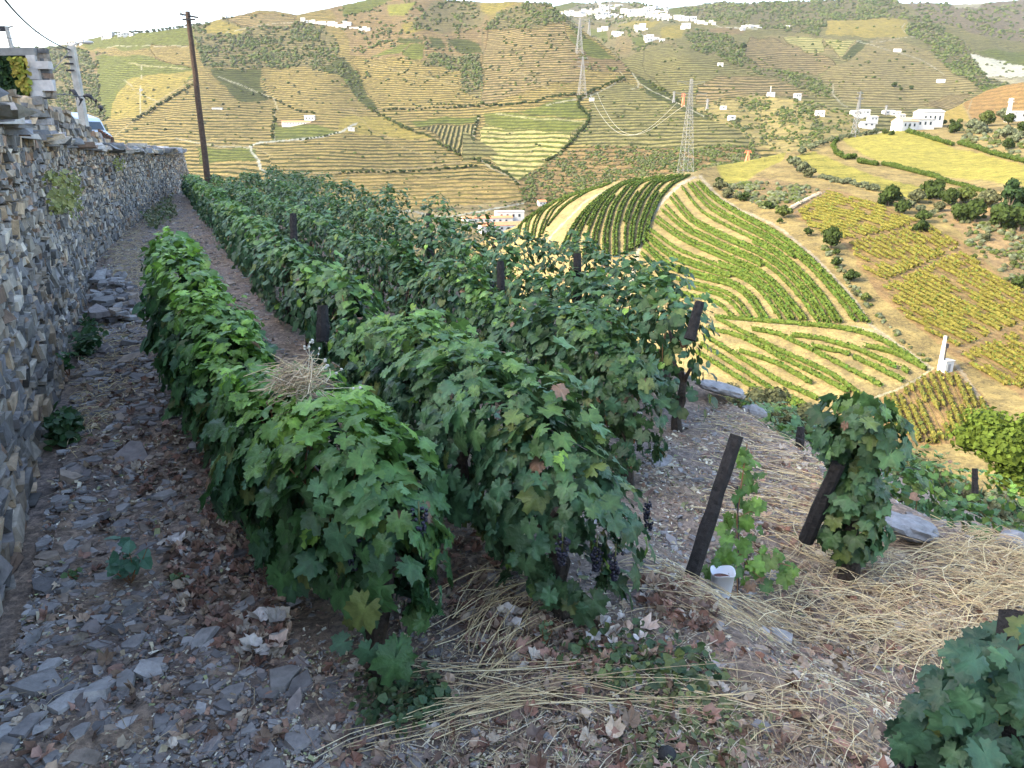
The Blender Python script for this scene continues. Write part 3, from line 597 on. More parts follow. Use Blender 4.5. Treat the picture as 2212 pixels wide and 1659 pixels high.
gz = lambda a: -2.08
mb = MB(); V, Q, C = stone_courses(WALL, gz, lambda a: wtop(a)+.03*math.sin(a*2.3), seed=5, prot=.026, hl=(.024, .075), ll=(.07, .24), gapmax=.008)
mb.add(V, quad=Q, col=C); backing(mb, WALL, gz, wtop)
# coping rubble lying on the wall top
ca_ = np.concatenate([[0], np.cumsum(np.hypot(*np.diff(WALL, axis=0).T))])
for i in range(520):
    a = rng.uniform(0, 42)**1.0; x = np.interp(a, ca_, WALL[:, 0]); y = np.interp(a, ca_, WALL[:, 1]); o_ = rng.uniform(.05, .7)
    al = math.atan2(rng.normal(), rng.normal()); R = Matrix.Rotation(al, 3, 'Z')@Matrix.Rotation(rng.normal(0, .2), 3, 'X')
    s_ = rng.uniform(.07, .22)*(1+a/25); mb.box((x-.9*o_, y-.3*o_, float(wtop(a))+rng.uniform(-.03, .05)), (s_*1.5, s_, s_*.3), np.array(R), .1, SLT[rng.choice(len(SLT), p=SLW)]*rng.uniform(.8, 1.3))
wall = mb.build('terrace_wall', M['stone']); tag(wall, 'long dry stone schist wall along the left side of the vineyard', 'stone wall')
# the rubble wall falling towards the road
def WP(pts): return np.array([P(*p)[:2] for p in pts])
RW = WP([(66, 300, 12.2), (112, 300, 12.6), (170, 305, 15.5), (246, 312, 20.5)]); rl = np.concatenate([[0], np.cumsum(np.hypot(*np.diff(RW, axis=0).T))])
def zpx(py, k): return (-SP+CP*(829.5-py)/F)*k
rwt = lambda a: np.interp(a, [0, rl[1]*.9, rl[1]+.3, rl[2], rl[3]], [zpx(222, 12.2), zpx(213, 12.6), zpx(217, 12.9), zpx(252, 15.5), zpx(309, 20.5)])
rwb = lambda a: -.6
mb = MB(); V, Q, C = stone_courses(RW, rwb, rwt, .05, (.06, .16), (.14, .42), .22, 9, .06, 1.05, vert=.06); mb.add(V, quad=Q, col=C); backing(mb, RW, rwb, rwt, .16, .5, batter=.05, step=.3)
tag(mb.build('rubble_wall', M['stone']), 'sloping stepped rubble wall beside the van, falling to the right under the stone house', 'stone wall')
# brown upper bank wall at far left in front of the house
BW = WP([(-40, 300, 7.4), (20, 300, 8.2), (74, 300, 9.6)]); bl = np.concatenate([[0], np.cumsum(np.hypot(*np.diff(BW, axis=0).T))])
bwt = lambda a: np.interp(a, [0, bl[1], bl[2]], [zpx(176, 7.4), zpx(190, 8.2), zpx(207, 9.6)])
mb = MB(); V, Q, C = stone_courses(BW, lambda a: -.1, bwt, .12, (.05, .12), (.08, .25), .2, 19, .08, 1.0, vert=.2, gapmax=.02); mb.add(V, quad=Q, col=C*[1.05, .95, .8]); backing(mb, BW, lambda a: -.2, bwt, .12, .4, (.20, .16, .11), .12, .3)
tag(mb.build('bank_wall', M['stone']), 'crumbling brown earth and stone bank under the ivy covered opening at far left', 'stone wall')

# ------------------------------------------------------------------ stone house with ivy in its doorway
k0 = 12.4; def_ = lambda px, py, dk=0: P(px, py, k0+dk)
yq = float(P(110, 160, k0)[1])
def XY(px, py, Y): k = Y/(CP+SP*(829.5-py)/F); return P(px, py, k)
he = empty('stone_house', (float(XY(80, 200, yq)[0]), yq, 0.0), 'ruined schist house corner with pale granite door jamb at the upper left', 'stone house')
M['granite'] = simple('granite', (1, 1, 1), .9, 6, .25, .5, usecol=True)
def face(px0, py0, px1, py1, Y, th, mb, col, jit=.015):
    a = XY(px0, py1, Y); b = XY(px1, py0, Y); mb.box(((a[0]+b[0])/2, Y+th/2, (a[2]+b[2])/2), (b[0]-a[0], th, b[2]-a[2]), jit=jit, col=col)
mb = MB()
for (a, b_, c_, d_) in [(57, 119, 74, 132), (57, 132, 104, 149), (60, 149, 82, 172), (62, 172, 112, 196), (66, 196, 92, 210)]: face(a, b_, c_, d_, yq-.03, .10, mb, (np.array([.46, .44, .42]))*rng.uniform(.85, 1.1), .03)
mb.build('door_jamb', M['granite'], he)
mb = MB(); face(-60, 103, 74, 119, yq-.02, .12, mb, (.20, .20, .19), .03); mb.build('lintel', M['granite'], he)
mb = MB()
y_ = 104.0
while y_ < 212:
    h = rng.uniform(5, 11); l = 74 if y_ < 132 else (104 if y_ < 149 else (84 if y_ < 172 else (100 if y_ < 192 else 90))); r_ = 98+(y_-104)*.17
    x_ = l-14.0
    while x_ < r_:
        w = rng.uniform(10, 26); face(x_, y_, min(x_+w, r_), min(y_+h, 212), yq+.03+rng.uniform(0, .03), .10, mb, SLT[rng.choice([0, 3, 5, 2])]*rng.uniform(.6, 1.0), .05); x_ += w+.5
    y_ += h+.4
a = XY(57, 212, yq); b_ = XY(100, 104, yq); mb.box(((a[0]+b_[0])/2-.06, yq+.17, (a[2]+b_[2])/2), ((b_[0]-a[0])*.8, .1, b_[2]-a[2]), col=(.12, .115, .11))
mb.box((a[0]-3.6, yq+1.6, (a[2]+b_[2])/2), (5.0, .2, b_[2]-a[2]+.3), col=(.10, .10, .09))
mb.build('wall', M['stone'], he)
# ivy (a plant hanging in the opening)
def leaf_patch(name, pts_fn, n, size, cols, mat, label, cat, parent=None, seed=3, tv=None, facing=None):
    r = np.random.default_rng(seed); pos = pts_fn(r, n); n = len(pos); f = np.array(facing if facing is not None else (0, -1, .4.real)); nr = f[None]+r.normal(0, .45, (n, 3))
    R = frames(nr, np.array([0, 0, -1.])+r.normal(0, .5, (n, 3))); tv_, tf_ = SMALL if tv is None else tv
    V, T = inst(tv_, tf_, pos, R, size*r.uniform(.6, 1.3, n)); c = np.array(cols)[r.integers(0, len(cols), n)]*r.uniform(.7, 1.25, (n, 1))
    o = mesh(name, V, T, mat, parent, {'Col': np.repeat(c, len(tv_), 0)}); 
    if label: tag(o, label, cat)
    return o
SMALL = (np.array([[0, 0, 0], [-.5, .35, .06], [-.3, .85, -.02], [0, 1.1, -.12], [.3, .85, -.02], [.5, .35, .06]]), np.array([[0, 5, 4], [0, 4, 3], [0, 3, 2], [0, 2, 1]]))
def ivy(r, n):
    px = r.uniform(-50, 60, n); py = r.uniform(118, 207, n); p = np.stack([XY(a, b, yq+.35+r.uniform(-.25, .35)) for a, b in zip(px, py)]); return p
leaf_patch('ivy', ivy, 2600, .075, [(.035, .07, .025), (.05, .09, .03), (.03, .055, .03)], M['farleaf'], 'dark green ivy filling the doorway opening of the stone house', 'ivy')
def ivy2(r, n):
    t = r.random(n); px = 37+20*t+r.normal(0, 6, n)*(1.2-t*.6); py = 120+75*t; p = np.stack([XY(a, b, yq+.05+r.uniform(-.15, .1)) for a, b in zip(px, py)]); return p
leaf_patch('climbing_plant', ivy2, 420, .075, [(.30, .30, .05), (.22, .26, .05), (.34, .28, .06)], M['farleaf'], 'yellowing climber hanging in front of the dark ivy in the doorway', 'climbing plant', seed=8)

# ------------------------------------------------------------------ poles, lamp, van, railing, overhead wires
def pole(name, px, py, k, pyb, r0, r1, lean, mat, label, zb=None):
    top = P(px, py, k); dz = top[2]-(zb if zb is not None else -1.6); base = np.array([top[0]+lean[0]*dz, top[1]+lean[1]*dz, top[2]-dz])
    e = empty(name, tuple(base), label, 'pole'); mb = MB(); tt = np.linspace(0, 1, 14)[:, None]; pts = base*(1-tt)+top*tt; pts[1:-1, :2] += rng.normal(0, .006, (12, 2))
    mb.tube(pts, np.linspace(r0, r1, 14), 9); mb.build('shaft', M[mat], e); return e, base, top
e, b0, wp_top = pole('utility_pole', 405, 25, 30, 355, .135, .095, (-.0, 0), 'polewood', 'leaning dark wooden utility pole with a short crossarm behind the vines', -2.0)
mb = MB(); a = P(388, 30, 30); b_ = P(428, 38, 30); mb.tube([a, b_], .035, 4); mb.build('crossarm', M['wire'], e)
for q in (.08, .92):
    mb = MB(); c = a*(1-q)+b_*q; mb.tube([c, c+[0, 0, .13]], [.03, .02], 6); mb.build('insulator', M['concrete'], e)
mb = MB(); c = P(405, 43, 30); mb.box(c+[.1, -.1, 0], (.5, .1, .06)); mb.build('bracket', M['wire'], e)
e, b1, lp_top = pole('utility_pole', 14, 57, 34, 100, .14, .09, (.06, 0), 'concrete', 'pale utility pole with crossarm sticking up behind the stone house at far left')
mb = MB(); a = P(-4, 66, 34); b_ = P(28, 56, 34); mb.tube([a, b_], .04, 4); mb.build('crossarm', M['concrete'], e)
mb = MB(); c = P(6, 62, 34); mb.box(c, (.3, .1, .22)); mb.build('bracket', M['wire'], e)
# street lamp on square concrete post
k = 24.0; top = P(150, 99, k); base = np.array([top[0]-.02, top[1], -1.4])
e = empty('street_lamp', tuple(base), 'concrete lamp post with curved arm and white lamp head above the van', 'street lamp')
lean = (P(181, 240, k*.98)-P(150, 99, k)); lean = lean/lean[2]; base2 = top+lean*(-1.6-top[2])*.35+np.array([0, 0, (-1.6-top[2])*.65]); base2[0] = top[0]+.12
mb = MB(); H_ = top[2]+1.6; mb.box(((top[0]+base2[0])/2, top[1], top[2]-H_/2), (.24, .22, H_), taper=.8); mb.build('shaft', M['concrete'], e)
mb = MB(); mb.tube([P(156, 103, k), P(158, 99, k), P(163, 95, k), P(172, 92.5, k), P(183, 91.5, k)], .028, 7); mb.build('lamp_arm', M['white'], e)
V, T = blob_tmpl(2, 1, 0); mb = MB(); mb.add(V*[.20, .09, .055]+P(189, 91.5, k), tri=T); mb.build('lamp_head', M['white'], e, smooth=True)
mb = MB()
for zz in (.35, .55, .75):
    mb = MB(); mb.box((top[0]-.03, top[1]-.14, top[2]-zz), (.26, .04, .05)); mb.build('pole_band', M['wire'], e)
def splice(name, pts, label):
    mb = MB(); pts = [P(*p) for p in pts]; mb.tube(pts, [.02+.05*abs(math.sin(i*2.1)) for i in range(len(pts))], 6)
    for p in pts[::2]: mb.tube([p, p+[rng.normal(0, .1), 0, -.18]], [.03, .008], 5)
    tag(mb.build(name, M['wire']), label, 'cable bundle')
splice('cable_bundle', [(152, 193, 23.5), (158, 196, 23.5), (163, 203, 23.5), (170, 210, 23.5), (176, 216, 23.5)], 'black tangled cable bundle hanging left of the lamp post')
splice('cable_bundle', [(180, 207, 23.5), (188, 206, 23.5), (195, 208, 23.5), (202, 215, 23.5), (208, 218, 23.5)], 'black tangled cable bundle hanging right of the lamp post')
splice('cable_closure', [(212, 228, 23.5), (216, 231, 23.5), (219, 234, 23.5), (222, 237, 23.5)], 'small black closure dangling at the end of the cable right of the lamp post')
def wcurve(name, pp, r, label, ks, mat='wire'):
    pp = np.array(pp, float); n = 26; t = np.linspace(0, 1, n); tt = np.linspace(0, 1, len(pp)); c = np.stack([np.polyval(np.polyfit(tt, pp[:, i], min(3, len(pp)-1)), t) for i in (0, 1)], -1)
    q = P(c[:, 0], c[:, 1], ks[0]+(ks[1]-ks[0])*t); mb = MB(); mb.tube(q, r, 5); tag(mb.build(name, M[mat]), label, 'cable')
wcurve('overhead_cable', [(2, -12), (40, 33), (90, 76), (152, 108)], .021, 'thick black overhead cable swooping down from the top left corner to the lamp post', (12, 24))
wcurve('overhead_cable', [(12, 62), (120, 70), (250, 61), (395, 34)], .012, 'thin wire from the far left pole to the crossarm of the wooden pole', (34, 30), 'steel')
wcurve('overhead_cable', [(-40, 74), (40, 86), (152, 109)], .011, 'thin wire from the left edge to the top of the lamp post', (28, 24))
wcurve('overhead_cable', [(391, 31), (388, 10), (384, -30)], .012, 'thin wire rising from the left end of the wooden crossarm out of the picture', (30, 22), 'steel')
wcurve('overhead_cable', [(421, 36), (420, 10), (418, -30)], .010, 'thin wire rising from the right end of the wooden crossarm out of the picture', (30, 22), 'steel')
wcurve('service_cable', [(60, 232), (110, 206), (150, 205), (180, 208)], .012, 'thin dark cable running from the house corner to the bundles on the lamp post', (13, 23.5))
wcurve('service_cable', [(95, 175), (125, 140), (150, 112)], .009, 'thin cable from the house corner up to the top of the lamp post', (13, 24))
# van
vk = 30.0; vp = P(184, 263, vk); ve = empty('van', (float(vp[0]), float(vp[1]), float(vp[2])), 'pale blue white van with dark windscreen parked behind the rubble wall', 'van', rot=(0, 0, -.35))
ve.rotation_euler.y = .30; ve.scale = (.8, .8, .8)
prof = [(-1.0, -1.2), (-1.0, .10), (-.92, .20), (.10, .22), (.26, .12), (.52, -.28), (.95, -.42), (1.02, -1.2)]
mb = MB(); w = .8; q = np.array([(x, s*w*(.9 if z > 0 else 1), z) for s in (-1, 1) for x, z in prof]); n = len(prof)
mb.add(q, quad=[[i, i+1, n+i+1, n+i] for i in range(n-1)], tri=[[0, i+1, i] for i in range(1, n-1)]+[[n, n+i, n+i+1] for i in range(1, n-1)], col=(.55, .62, .70)); 
body = mb.build('body', simple('van_paint', (1, 1, 1), .35, None, usecol=True, spec=.5), ve, local=True)
mb = MB(); mb.add([[.275, -.62, .08], [.505, -.70, -.25], [.505, .70, -.25], [.275, .62, .08]], quad=[[0, 1, 2, 3]]); o_ = mb.build('windscreen', M['glass'], ve, local=True); o_.location.x += .03; o_.location.z += .02
mb = MB(); mb.add([[-.85, -.785, .08], [.12, -.785, .08], [.38, -.815, -.28], [-.85, -.815, -.28]], quad=[[0, 1, 2, 3]]); mb.build('side_window', M['glass'], ve, local=True)
mb = MB(); mb.tube([[.40, -.80, -.2], [.45, -.97, -.17]], .02, 5); mb.box((.45, -1.0, -.17), (.07, .12, .2)); mb.build('wing_mirror', M['wire'], ve, local=True)
# brown railing
e = empty('railing', tuple(P(228, 310, 21)), 'brown wooden railing sloping down right of the van', 'railing')
for i, t in enumerate(np.linspace(0, 1, 6)):
    p = P(214+t*29, 281+t*17, 21); mb = MB(); mb.box(p-[0, 0, .28], (.05, .05, .62)); mb.build('post', M['polewood'], e)
for dz in (0, -.14, -.28):
    mb = MB(); mb.tube([P(213, 280, 21)+[0, 0, dz], P(244, 299, 21)+[0, 0, dz]], .025, 4); mb.build('rail', simple('brown_paint', (.28, .12, .07), .7) if dz == 0 else bpy.data.materials['brown_paint'], e)
# ------------------------------------------------------------------ grape vines
def leaf_outline(n):
    """palmate five-lobed, toothed outline; stalk at the origin, tip towards +y, about 1 unit long"""
    th = np.linspace(-pi*.93, pi*.93, n); r = np.zeros(n)
    for a, L, w in ((0, .62, .62), (.98, .57, .60), (-.98, .57, .60), (1.95, .49, .58), (-1.95, .49, .58), (2.6, .40, .5), (-2.6, .40, .5)):
        r = np.maximum(r, L*np.exp(-((th-a)/w)**2*.9)+.0)
    r = np.maximum(r, .42); r = r+.042*np.where(np.arange(n) % 2, 1, -1)
    return np.stack([r*np.sin(th), r*np.cos(th)+.30], -1)
def leaf_tmpl(n, bend, fold, seed, crinkle=.02):
    r = np.random.default_rng(seed); o = leaf_outline(n); c = np.array([[0, .30]]); mid = (o-c)*.55+c
    if n > 16:
        V2 = np.concatenate([c, mid[::2], o]); m = len(mid[::2])
        T = []
        for i in range(m-1): T.append([0, 1+i, 2+i])
        for i in range(m-1):
            a, b = 1+i, 2+i; o0 = 1+m+2*i; T += [[a, o0, o0+1], [a, o0+1, b], [b, o0+1, o0+2]]
        T = [t for t in T if max(t) < len(V2)]
    else:
        V2 = np.concatenate([c, o]); T = [[0, i+1, i+2] for i in range(len(o)-1)]
    x, y = V2[:, 0], V2[:, 1]; rr = np.hypot(x, y-.3)
    z = fold*np.abs(x)-bend*(y-.1)**2*.6-.25*bend*rr**2+.05*np.sin(np.arctan2(x, y-.3)*5)*rr*1.4+r.normal(0, crinkle, len(x))
    z[0] = 0
    return np.stack([x, y, z], -1), np.array(T)[:, ::-1]
LT_HI = [leaf_tmpl(33, b, f, i) for i, (b, f) in enumerate([(.35, .12), (.6, .22), (.15, .05), (.5, -.12), (.8, .1)])]
LT_MID = [leaf_tmpl(13, b, f, i+9) for i, (b, f) in enumerate([(.4, .12), (.7, .2), (.2, -.1)])]
LT_LOW = [leaf_tmpl(8, b, f, i+19) for i, (b, f) in enumerate([(.4, .15), (.7, -.1)])]
YOUNG = np.array([.24, .42, .06]); MATURE = np.array([.050, .120, .038]); OLD = np.array([.11, .14, .04]); BLUE = np.array([.055, .125, .06]); BROWN = np.array([.22, .135, .085])
def leaves(mb, pos, nr, down, size, dist, top, r, mature=MATURE, young=YOUNG, brown=.01, ypow=.5):
    """scatter vine leaves; top = 0..1 chance-like youth of each leaf; level of detail by distance"""
    n = len(pos); lod = np.where(dist < 5.5, 0, np.where(dist < 13, 1, 2))
    col = mature[None]*r.uniform(.65, 1.35, (n, 1)); b = r.random(n) < .35; col[b] = BLUE*r.uniform(.8, 1.3, (b.sum(), 1)); b = r.random(n) < .07; col[b] = OLD*r.uniform(.8, 1.4, (b.sum(), 1))
    y = np.clip(top*r.uniform(.3, 1.3, n), 0, 1)[:, None]; col = col*(1-y)+young[None]*r.uniform(.6, 1.15, (n, 1))*y
    b = r.random(n) < brown; col[b] = BROWN*r.uniform(.6, 1.3, (b.sum(), 1)); size = np.where(b, size*.7, size)
    R = frames(nr, down)
    for L, T in enumerate((LT_HI, LT_MID, LT_LOW)):
        pick = r.integers(0, len(T), n)
        for k, (tv, tf) in enumerate(T):
            m = (lod == L) & (pick == k)
            if not m.any(): continue
            V, Fc = inst(tv, tf, pos[m], R[m], size[m]); wt = np.ones(len(tv)); wt[0] = 1.45; rd = np.hypot(tv[:, 0], tv[:, 1]-.3); wt[rd > .3] = .93; wt[np.abs(tv[:, 0]) < .03] = 1.3
            mb.add(V, tri=Fc, col=np.repeat(col[m], len(tv), 0)*np.tile(wt, m.sum())[:, None])
def vine_row(name, path, H, w, label, group, dens=620, seed=0, base=.18, size=.115, holes=(), ybias=.9, brown=.01, mature=MATURE, ragged=.15, gz=None):
    """one trellised row; path = [(x, y)...] from the near end"""
    r = np.random.default_rng(seed); p = np.array(path, float); d = np.hypot(*np.diff(p, axis=0).T); cum = np.concatenate([[0], np.cumsum(d)]); L = cum[-1]
    def at(a): return np.interp(a, cum, p[:, 0]), np.interp(a, cum, p[:, 1])
    g0 = gz or G
    near = at(0); e = empty(name, (float(near[0]), float(near[1]), float(g0(np.array(near[0]), np.array(near[1])))), label, 'vine row', group)
    # more, bigger detail near; density falls with distance
    aa = np.linspace(0, L, 400); ax, ay = at(aa); dd = np.hypot(ax, ay); den = dens*np.clip(5.0/np.maximum(dd, 1), .42, 1.0)
    cd = np.concatenate([[0], np.cumsum((den[1:]+den[:-1])/2*np.diff(aa))]); n = int(cd[-1]); a = np.interp(r.random(n)*cd[-1], cd, aa)
    for h0, h1, q in holes:
        m = (a > h0) & (a < h1) & (r.random(len(a)) < q); a = a[~m]
    n = len(a); x, y = at(a); x2, y2 = at(np.minimum(a+.2, L)); x1, y1 = at(np.maximum(a-.2, 0)); tx, ty = x2-x1, y2-y1; q = np.hypot(tx, ty)+1e-9; tx /= q; ty /= q; nx, ny = ty, -tx
    z0 = g0(x, y); Ht = (H(a) if callable(H) else np.full(n, H))*.90-.06; Ht = Ht*(1+ragged*(vnoise(a*1.6, a*0, seed)-.5)*2+ragged*.7*(vnoise(a*4.5, a*0, seed+1)-.5))
    Wt = (w(a) if callable(w) else np.full(n, w))*(1+.35*(vnoise(a*1.8, a*0+3, seed+2)-.5)*2)
    ph = r.uniform(-.32*pi, 1.32*pi, n); cs, sn = np.cos(ph), np.sin(ph)
    lump = 1+.42*(vnoise(a*3.2, ph*1.6, seed+3)-.5)*2
    endf = np.minimum(a, L-a); eu = np.clip(1-endf/.28, 0, 1); er = np.sqrt(np.clip(1-eu**2*.75, .05, 1))
    depth = 1-.55*r.random(n)**2.2
    hw = Wt*er*lump*depth; hz = (Ht-base)/2*(1-.12*eu)
    off = hw*np.sign(cs)*np.abs(cs)**.75; zz = z0+base+hz+hz*np.sign(sn)*np.abs(sn)**.8*np.minimum(lump, 1.06)*(1-.25*(1-depth))
    esign = np.where(a < L-a, -1, 1); ea = eu*r.uniform(0, .22, n)*esign
    pos = np.stack([x+nx*off+tx*ea, y+ny*off+ty*ea, zz], -1); pos += r.normal(0, .02, pos.shape)
    # some shoots stand above the hedge
    k = r.random(n) < .04; pos[k, 2] += r.uniform(0, .14, k.sum())*(sn[k] > .5)
    nr = np.stack([nx*cs*1.0+tx*eu*esign*.9, ny*cs*1.0+ty*eu*esign*.9, np.clip(sn, 0, 1)*.75+.50], -1)+r.normal(0, .38, (n, 3))
    down = np.stack([nx*cs*.35, ny*cs*.35, -np.ones(n)], -1)+r.normal(0, .45, (n, 3))
    hf = (pos[:, 2]-z0)/Ht; top = smooth(.76, 1.0, hf)*ybias*(.30+.85*vnoise(a*1.3, a*0+9, seed+5)); top = np.maximum(top, (r.random(n) < .035)*.8)
    sz = size*r.uniform(.55, 1.35, n)*(1-.35*top); sz = sz*np.where(np.hypot(x, y) > 12, 1.1, 1)
    mb = MB(); leaves(mb, pos, nr, down, sz, np.hypot(x, y), top, r, mature=mature, brown=brown); mb.build('foliage', M['leaf'], e, smooth=True)
    # canes inside
    mb = MB(); 
    for i in range(int(min(L, 7)*5)):
        a0 = r.uniform(0, L)*r.random()**.35; bx, by = at(a0)
        if np.hypot(bx, by) > 14: continue
        g = float(g0(np.array(bx), np.array(by))); h = float(H(np.array([a0]))[0] if callable(H) else H); s_ = r.uniform(-.12, .12)
        q = [(bx+r.normal(0, .03), by+r.normal(0, .03), g+.35), (bx+s_*.6, by+r.normal(0, .05), g+h*.5), (bx+s_*1.5, by+r.normal(0, .08), g+h*r.uniform(.6, .8))]
        mb = MB(); mb.tube(q, [.006, .0045, .003], 4, col=(1, 1, 1)); mb.build('cane', M['cane'], e)
    # trunks
    for a0 in np.arange(.12, L, 1.05):
        bx, by = at(a0)
        if np.hypot(bx, by) > 16: break
        g = float(g0(np.array(bx), np.array(by))); mb = MB(); q = [(bx, by, g-.08)]
        for i in range(1, 7): q.append((q[-1][0]+r.normal(0, .018), q[-1][1]+r.normal(0, .018), g+.09*i))
        mb.tube(q, [.062, .048, .043, .046, .036, .032, .028], 8)
        for s_ in (-1, 1): mb.tube([q[-2], (q[-1][0]+s_*.12*0-.05*s_, q[-1][1]+.16*s_, g+.62)], [.026, .014], 6)
        mb.build('trunk', M['bark'], e)
    # two wires
    for hh in (.45, .85):
        aw = np.arange(0, min(L, 20), .5); wx, wy = at(aw); mb = MB(); mb.tube(np.stack([wx, wy, g0(wx, wy)+hh], -1), .0018, 4); mb.build('wire', M['wire'], e)
    return e
M['cane'] = simple('cane', (.20, .10, .045), .7, 20, .4, obj=False)
def grapes(e, pos, L=.15, r0=.045, berry=.0085, n=70, seed=1, name='grape_bunch', label=None):
    r = np.random.default_rng(seed); mb = MB(); V, T = blob_tmpl(1 if berry < .01 else 2, 1, 0)
    for i in range(n):
        t = r.random()**.8; rad = r0*(1-t*.72); a = r.uniform(0, 2*pi); mb.add(V*berry*r.uniform(.85, 1.12)+np.array(pos)+[rad*math.cos(a), rad*math.sin(a), -t*L], tri=T, col=np.array([.008, .009, .02])*r.uniform(.6, 1.6))
    mb.tube([np.array(pos)+[0, 0, .04], np.array(pos)-[0, 0, L*.8]], .003, 4, col=(.08, .1, .03))
    return mb.build(name, M['grape'], e, smooth=True)
M['grape'] = simple('grape', (1, 1, 1), .45, 8, .3, usecol=True, spec=.4)
gv = 'trellised vine rows on the terrace'
row1 = [(-.44, 2.38), (-.86, 3.0), (-1.75, 4.35), (-2.75, 6.1), (-3.75, 8.1)]
row2 = [(.30, 2.72), (-.22, 3.55), (-1.2, 5.7), (-3.1, 9.5), (-8.4, 21), (-13.7, 32.5)]
r3 = [xy(2.95, 4.05), xy(2.9, 6), xy(2.85, 12), xy(2.8, 24), xy(2.7, 38)]
r4 = [xy(4.15, 5.0), xy(4.1, 9), xy(4.1, 20), xy(4.1, 38)]
r5 = [xy(5.05, 6.4), xy(5.2, 9), xy(5.3, 20), xy(5.2, 38)]
R1 = vine_row('vine_row', row1, lambda a: 1.16+.14*smooth(1, 5, a), lambda a: .30-.06*smooth(0, 3, a), 'nearest short vine row left of the middle with a dry nest in its top', gv, 850, 11, .27, .120, ybias=1.0)
R2 = vine_row('vine_row', row2, lambda a: 1.10+.04*smooth(2, 8, a), lambda a: .26-.05*smooth(1, 5, a), 'second vine row, its dusty leafed near end in the middle of the photo', gv, 900, 12, .16, .100, ybias=.6, brown=.015, mature=np.array([.052, .105, .045]))
R3 = vine_row('vine_row', r3, lambda a: 1.26+.12*smooth(1, 5, a), .23, 'third vine row with grape bunches low at its near end', gv, 860, 13, .2, .100, ybias=.40, brown=.015, mature=np.array([.044, .09, .030]))
R4 = vine_row('vine_row', r4, lambda a: 1.42+.1*smooth(3, 12, a), .23, 'fourth vine row, second from the slope edge', gv, 800, 14, .2, .100, ybias=.32, mature=np.array([.042, .086, .028]))
R5 = vine_row('vine_row', r5, lambda a: 1.58+.22*smooth(2, 10, a), .24, 'outermost vine row along the slope edge with a see-through gap in it', gv, 760, 15, .2, .100, ybias=.25, mature=np.array([.038, .078, .025]), holes=[(8.6, 10.6, .93), (0, 30, .12)])
# grape bunches that show
for i, (px, py, dk, rw) in enumerate([(1398, 1085, 4.6, R3), (1402, 1120, 4.7, R3), (1215, 1160, 2.8, R2), (1330, 1195, 2.95, R2), (1290, 1175, 2.95, R2), (905, 1105, 2.6, R1), (760, 1165, 2.65, R1), (1062, 610, 9.0, R4), (1050, 600, 9.0, R4)]):
    grapes(rw, P(px, py, dk), .12, .028, .0085 if dk < 6 else .012, 60, i)
# ---- posts
def post(px, pb, pt_, k, r0, label, name='vine_post', kt=None, cap=None):
    b_ = P(px[0], pb, k); t_ = P(px[1], pt_, kt or k); d = (b_-t_); b_ = b_+d*.12; pts = np.linspace(b_, t_, 9); pts[1:-1] += rng.normal(0, .0015, (7, 3))
    mb = MB(); mb.tube(pts, r0*np.linspace(1.12, .88, 9)*rng.uniform(.93, 1.07, 9), 8); o = mb.build(name, M['postwood']); return tag(o, label, 'post', 'dark wooden vineyard posts')
post((1500, 1592), 1225, 940, 3.75, .038, 'dark leaning post behind the white pot with a single leaf on its top')
post((1748, 1812), 1150, 1000, 4.35, .042, 'dark leaning post half hidden by the lone tall vine', kt=4.1)
post((1492, 1512), 725, 652, 6.0, .045, 'grey topped post at the near end of the outer vine rows', kt=6.0)
post((928, 926), 560, 462, 13.2, .055, 'dark post standing above the gap in the outermost row')
post((636, 633), 560, 462, 9.7, .05, 'weathered post rising out of the second row at upper left')
post((1248, 1247), 660, 548, 8.2, .05, 'dark post showing through the fourth row')
post((697, 697), 730, 660, 5.4, .045, 'short dark post in front of the second row below its middle')
post((1082, 1081), 620, 565, 8.6, .045, 'thin post beside grapes in the fourth row')
post((2190, 2215), 1760, 1330, 1.50, .055, 'thick black post at the lower right edge carrying the cropped vine', kt=1.62)
post((1727, 1730), 965, 922, 8.3, .05, 'short dark post among the lower vines behind the lone tall vine')
post((2106, 2106), 1060, 1012, 12.5, .05, 'pale topped post among the sunlit lower vines')
# ---- lone tall vine
def bush(name, cx, cy, zlo, zhi, prof, n, size, label, cat, seed, mature, yb=.1, trunk=None, lean=(0, 0), stems=(), group=None, brown=.005):
    r = np.random.default_rng(seed); e = empty(name, (cx, cy, zlo), label, cat, group); t = r.random(n); w = np.interp(t, *prof); a = r.uniform(0, 2*pi, n); rr = w*np.sqrt(r.random(n))**.5
    pos = np.stack([cx+lean[0]*t+rr*np.cos(a), cy+lean[1]*t+rr*np.sin(a), zlo+(zhi-zlo)*t], -1)
    nr = np.stack([np.cos(a), np.sin(a), .55+.4*t], -1)+r.normal(0, .35, (n, 3)); dn = np.stack([np.cos(a)*.3, np.sin(a)*.3, -np.ones(n)], -1)+r.normal(0, .4, (n, 3))
    mb = MB(); leaves(mb, pos, nr, dn, size*r.uniform(.6, 1.3, n), np.hypot(pos[:, 0], pos[:, 1]), yb*r.random(n)+smooth(.9, 1, t)*yb, r, mature=mature, brown=brown); mb.build('foliage', M['leaf'], e, smooth=True)
    return e
q = P(1838, 1180, 4.35); cx, cy = float(q[0]), float(q[1]); g = float(G(np.array(cx), np.array(cy)))
ztop = float(P(1820, 830, 4.3)[2])
e = bush('grape_vine', cx, cy, g+.24, ztop, ([0, .1, .25, .45, .6, .8, .95, 1], [.08, .19, .17, .15, .10, .26, .22, .08]), 300, .115, 'lone tall vine with dark green leaves standing free at the right', 'vine', 31, np.array([.030, .066, .026]), .2, lean=(-.06, 0))
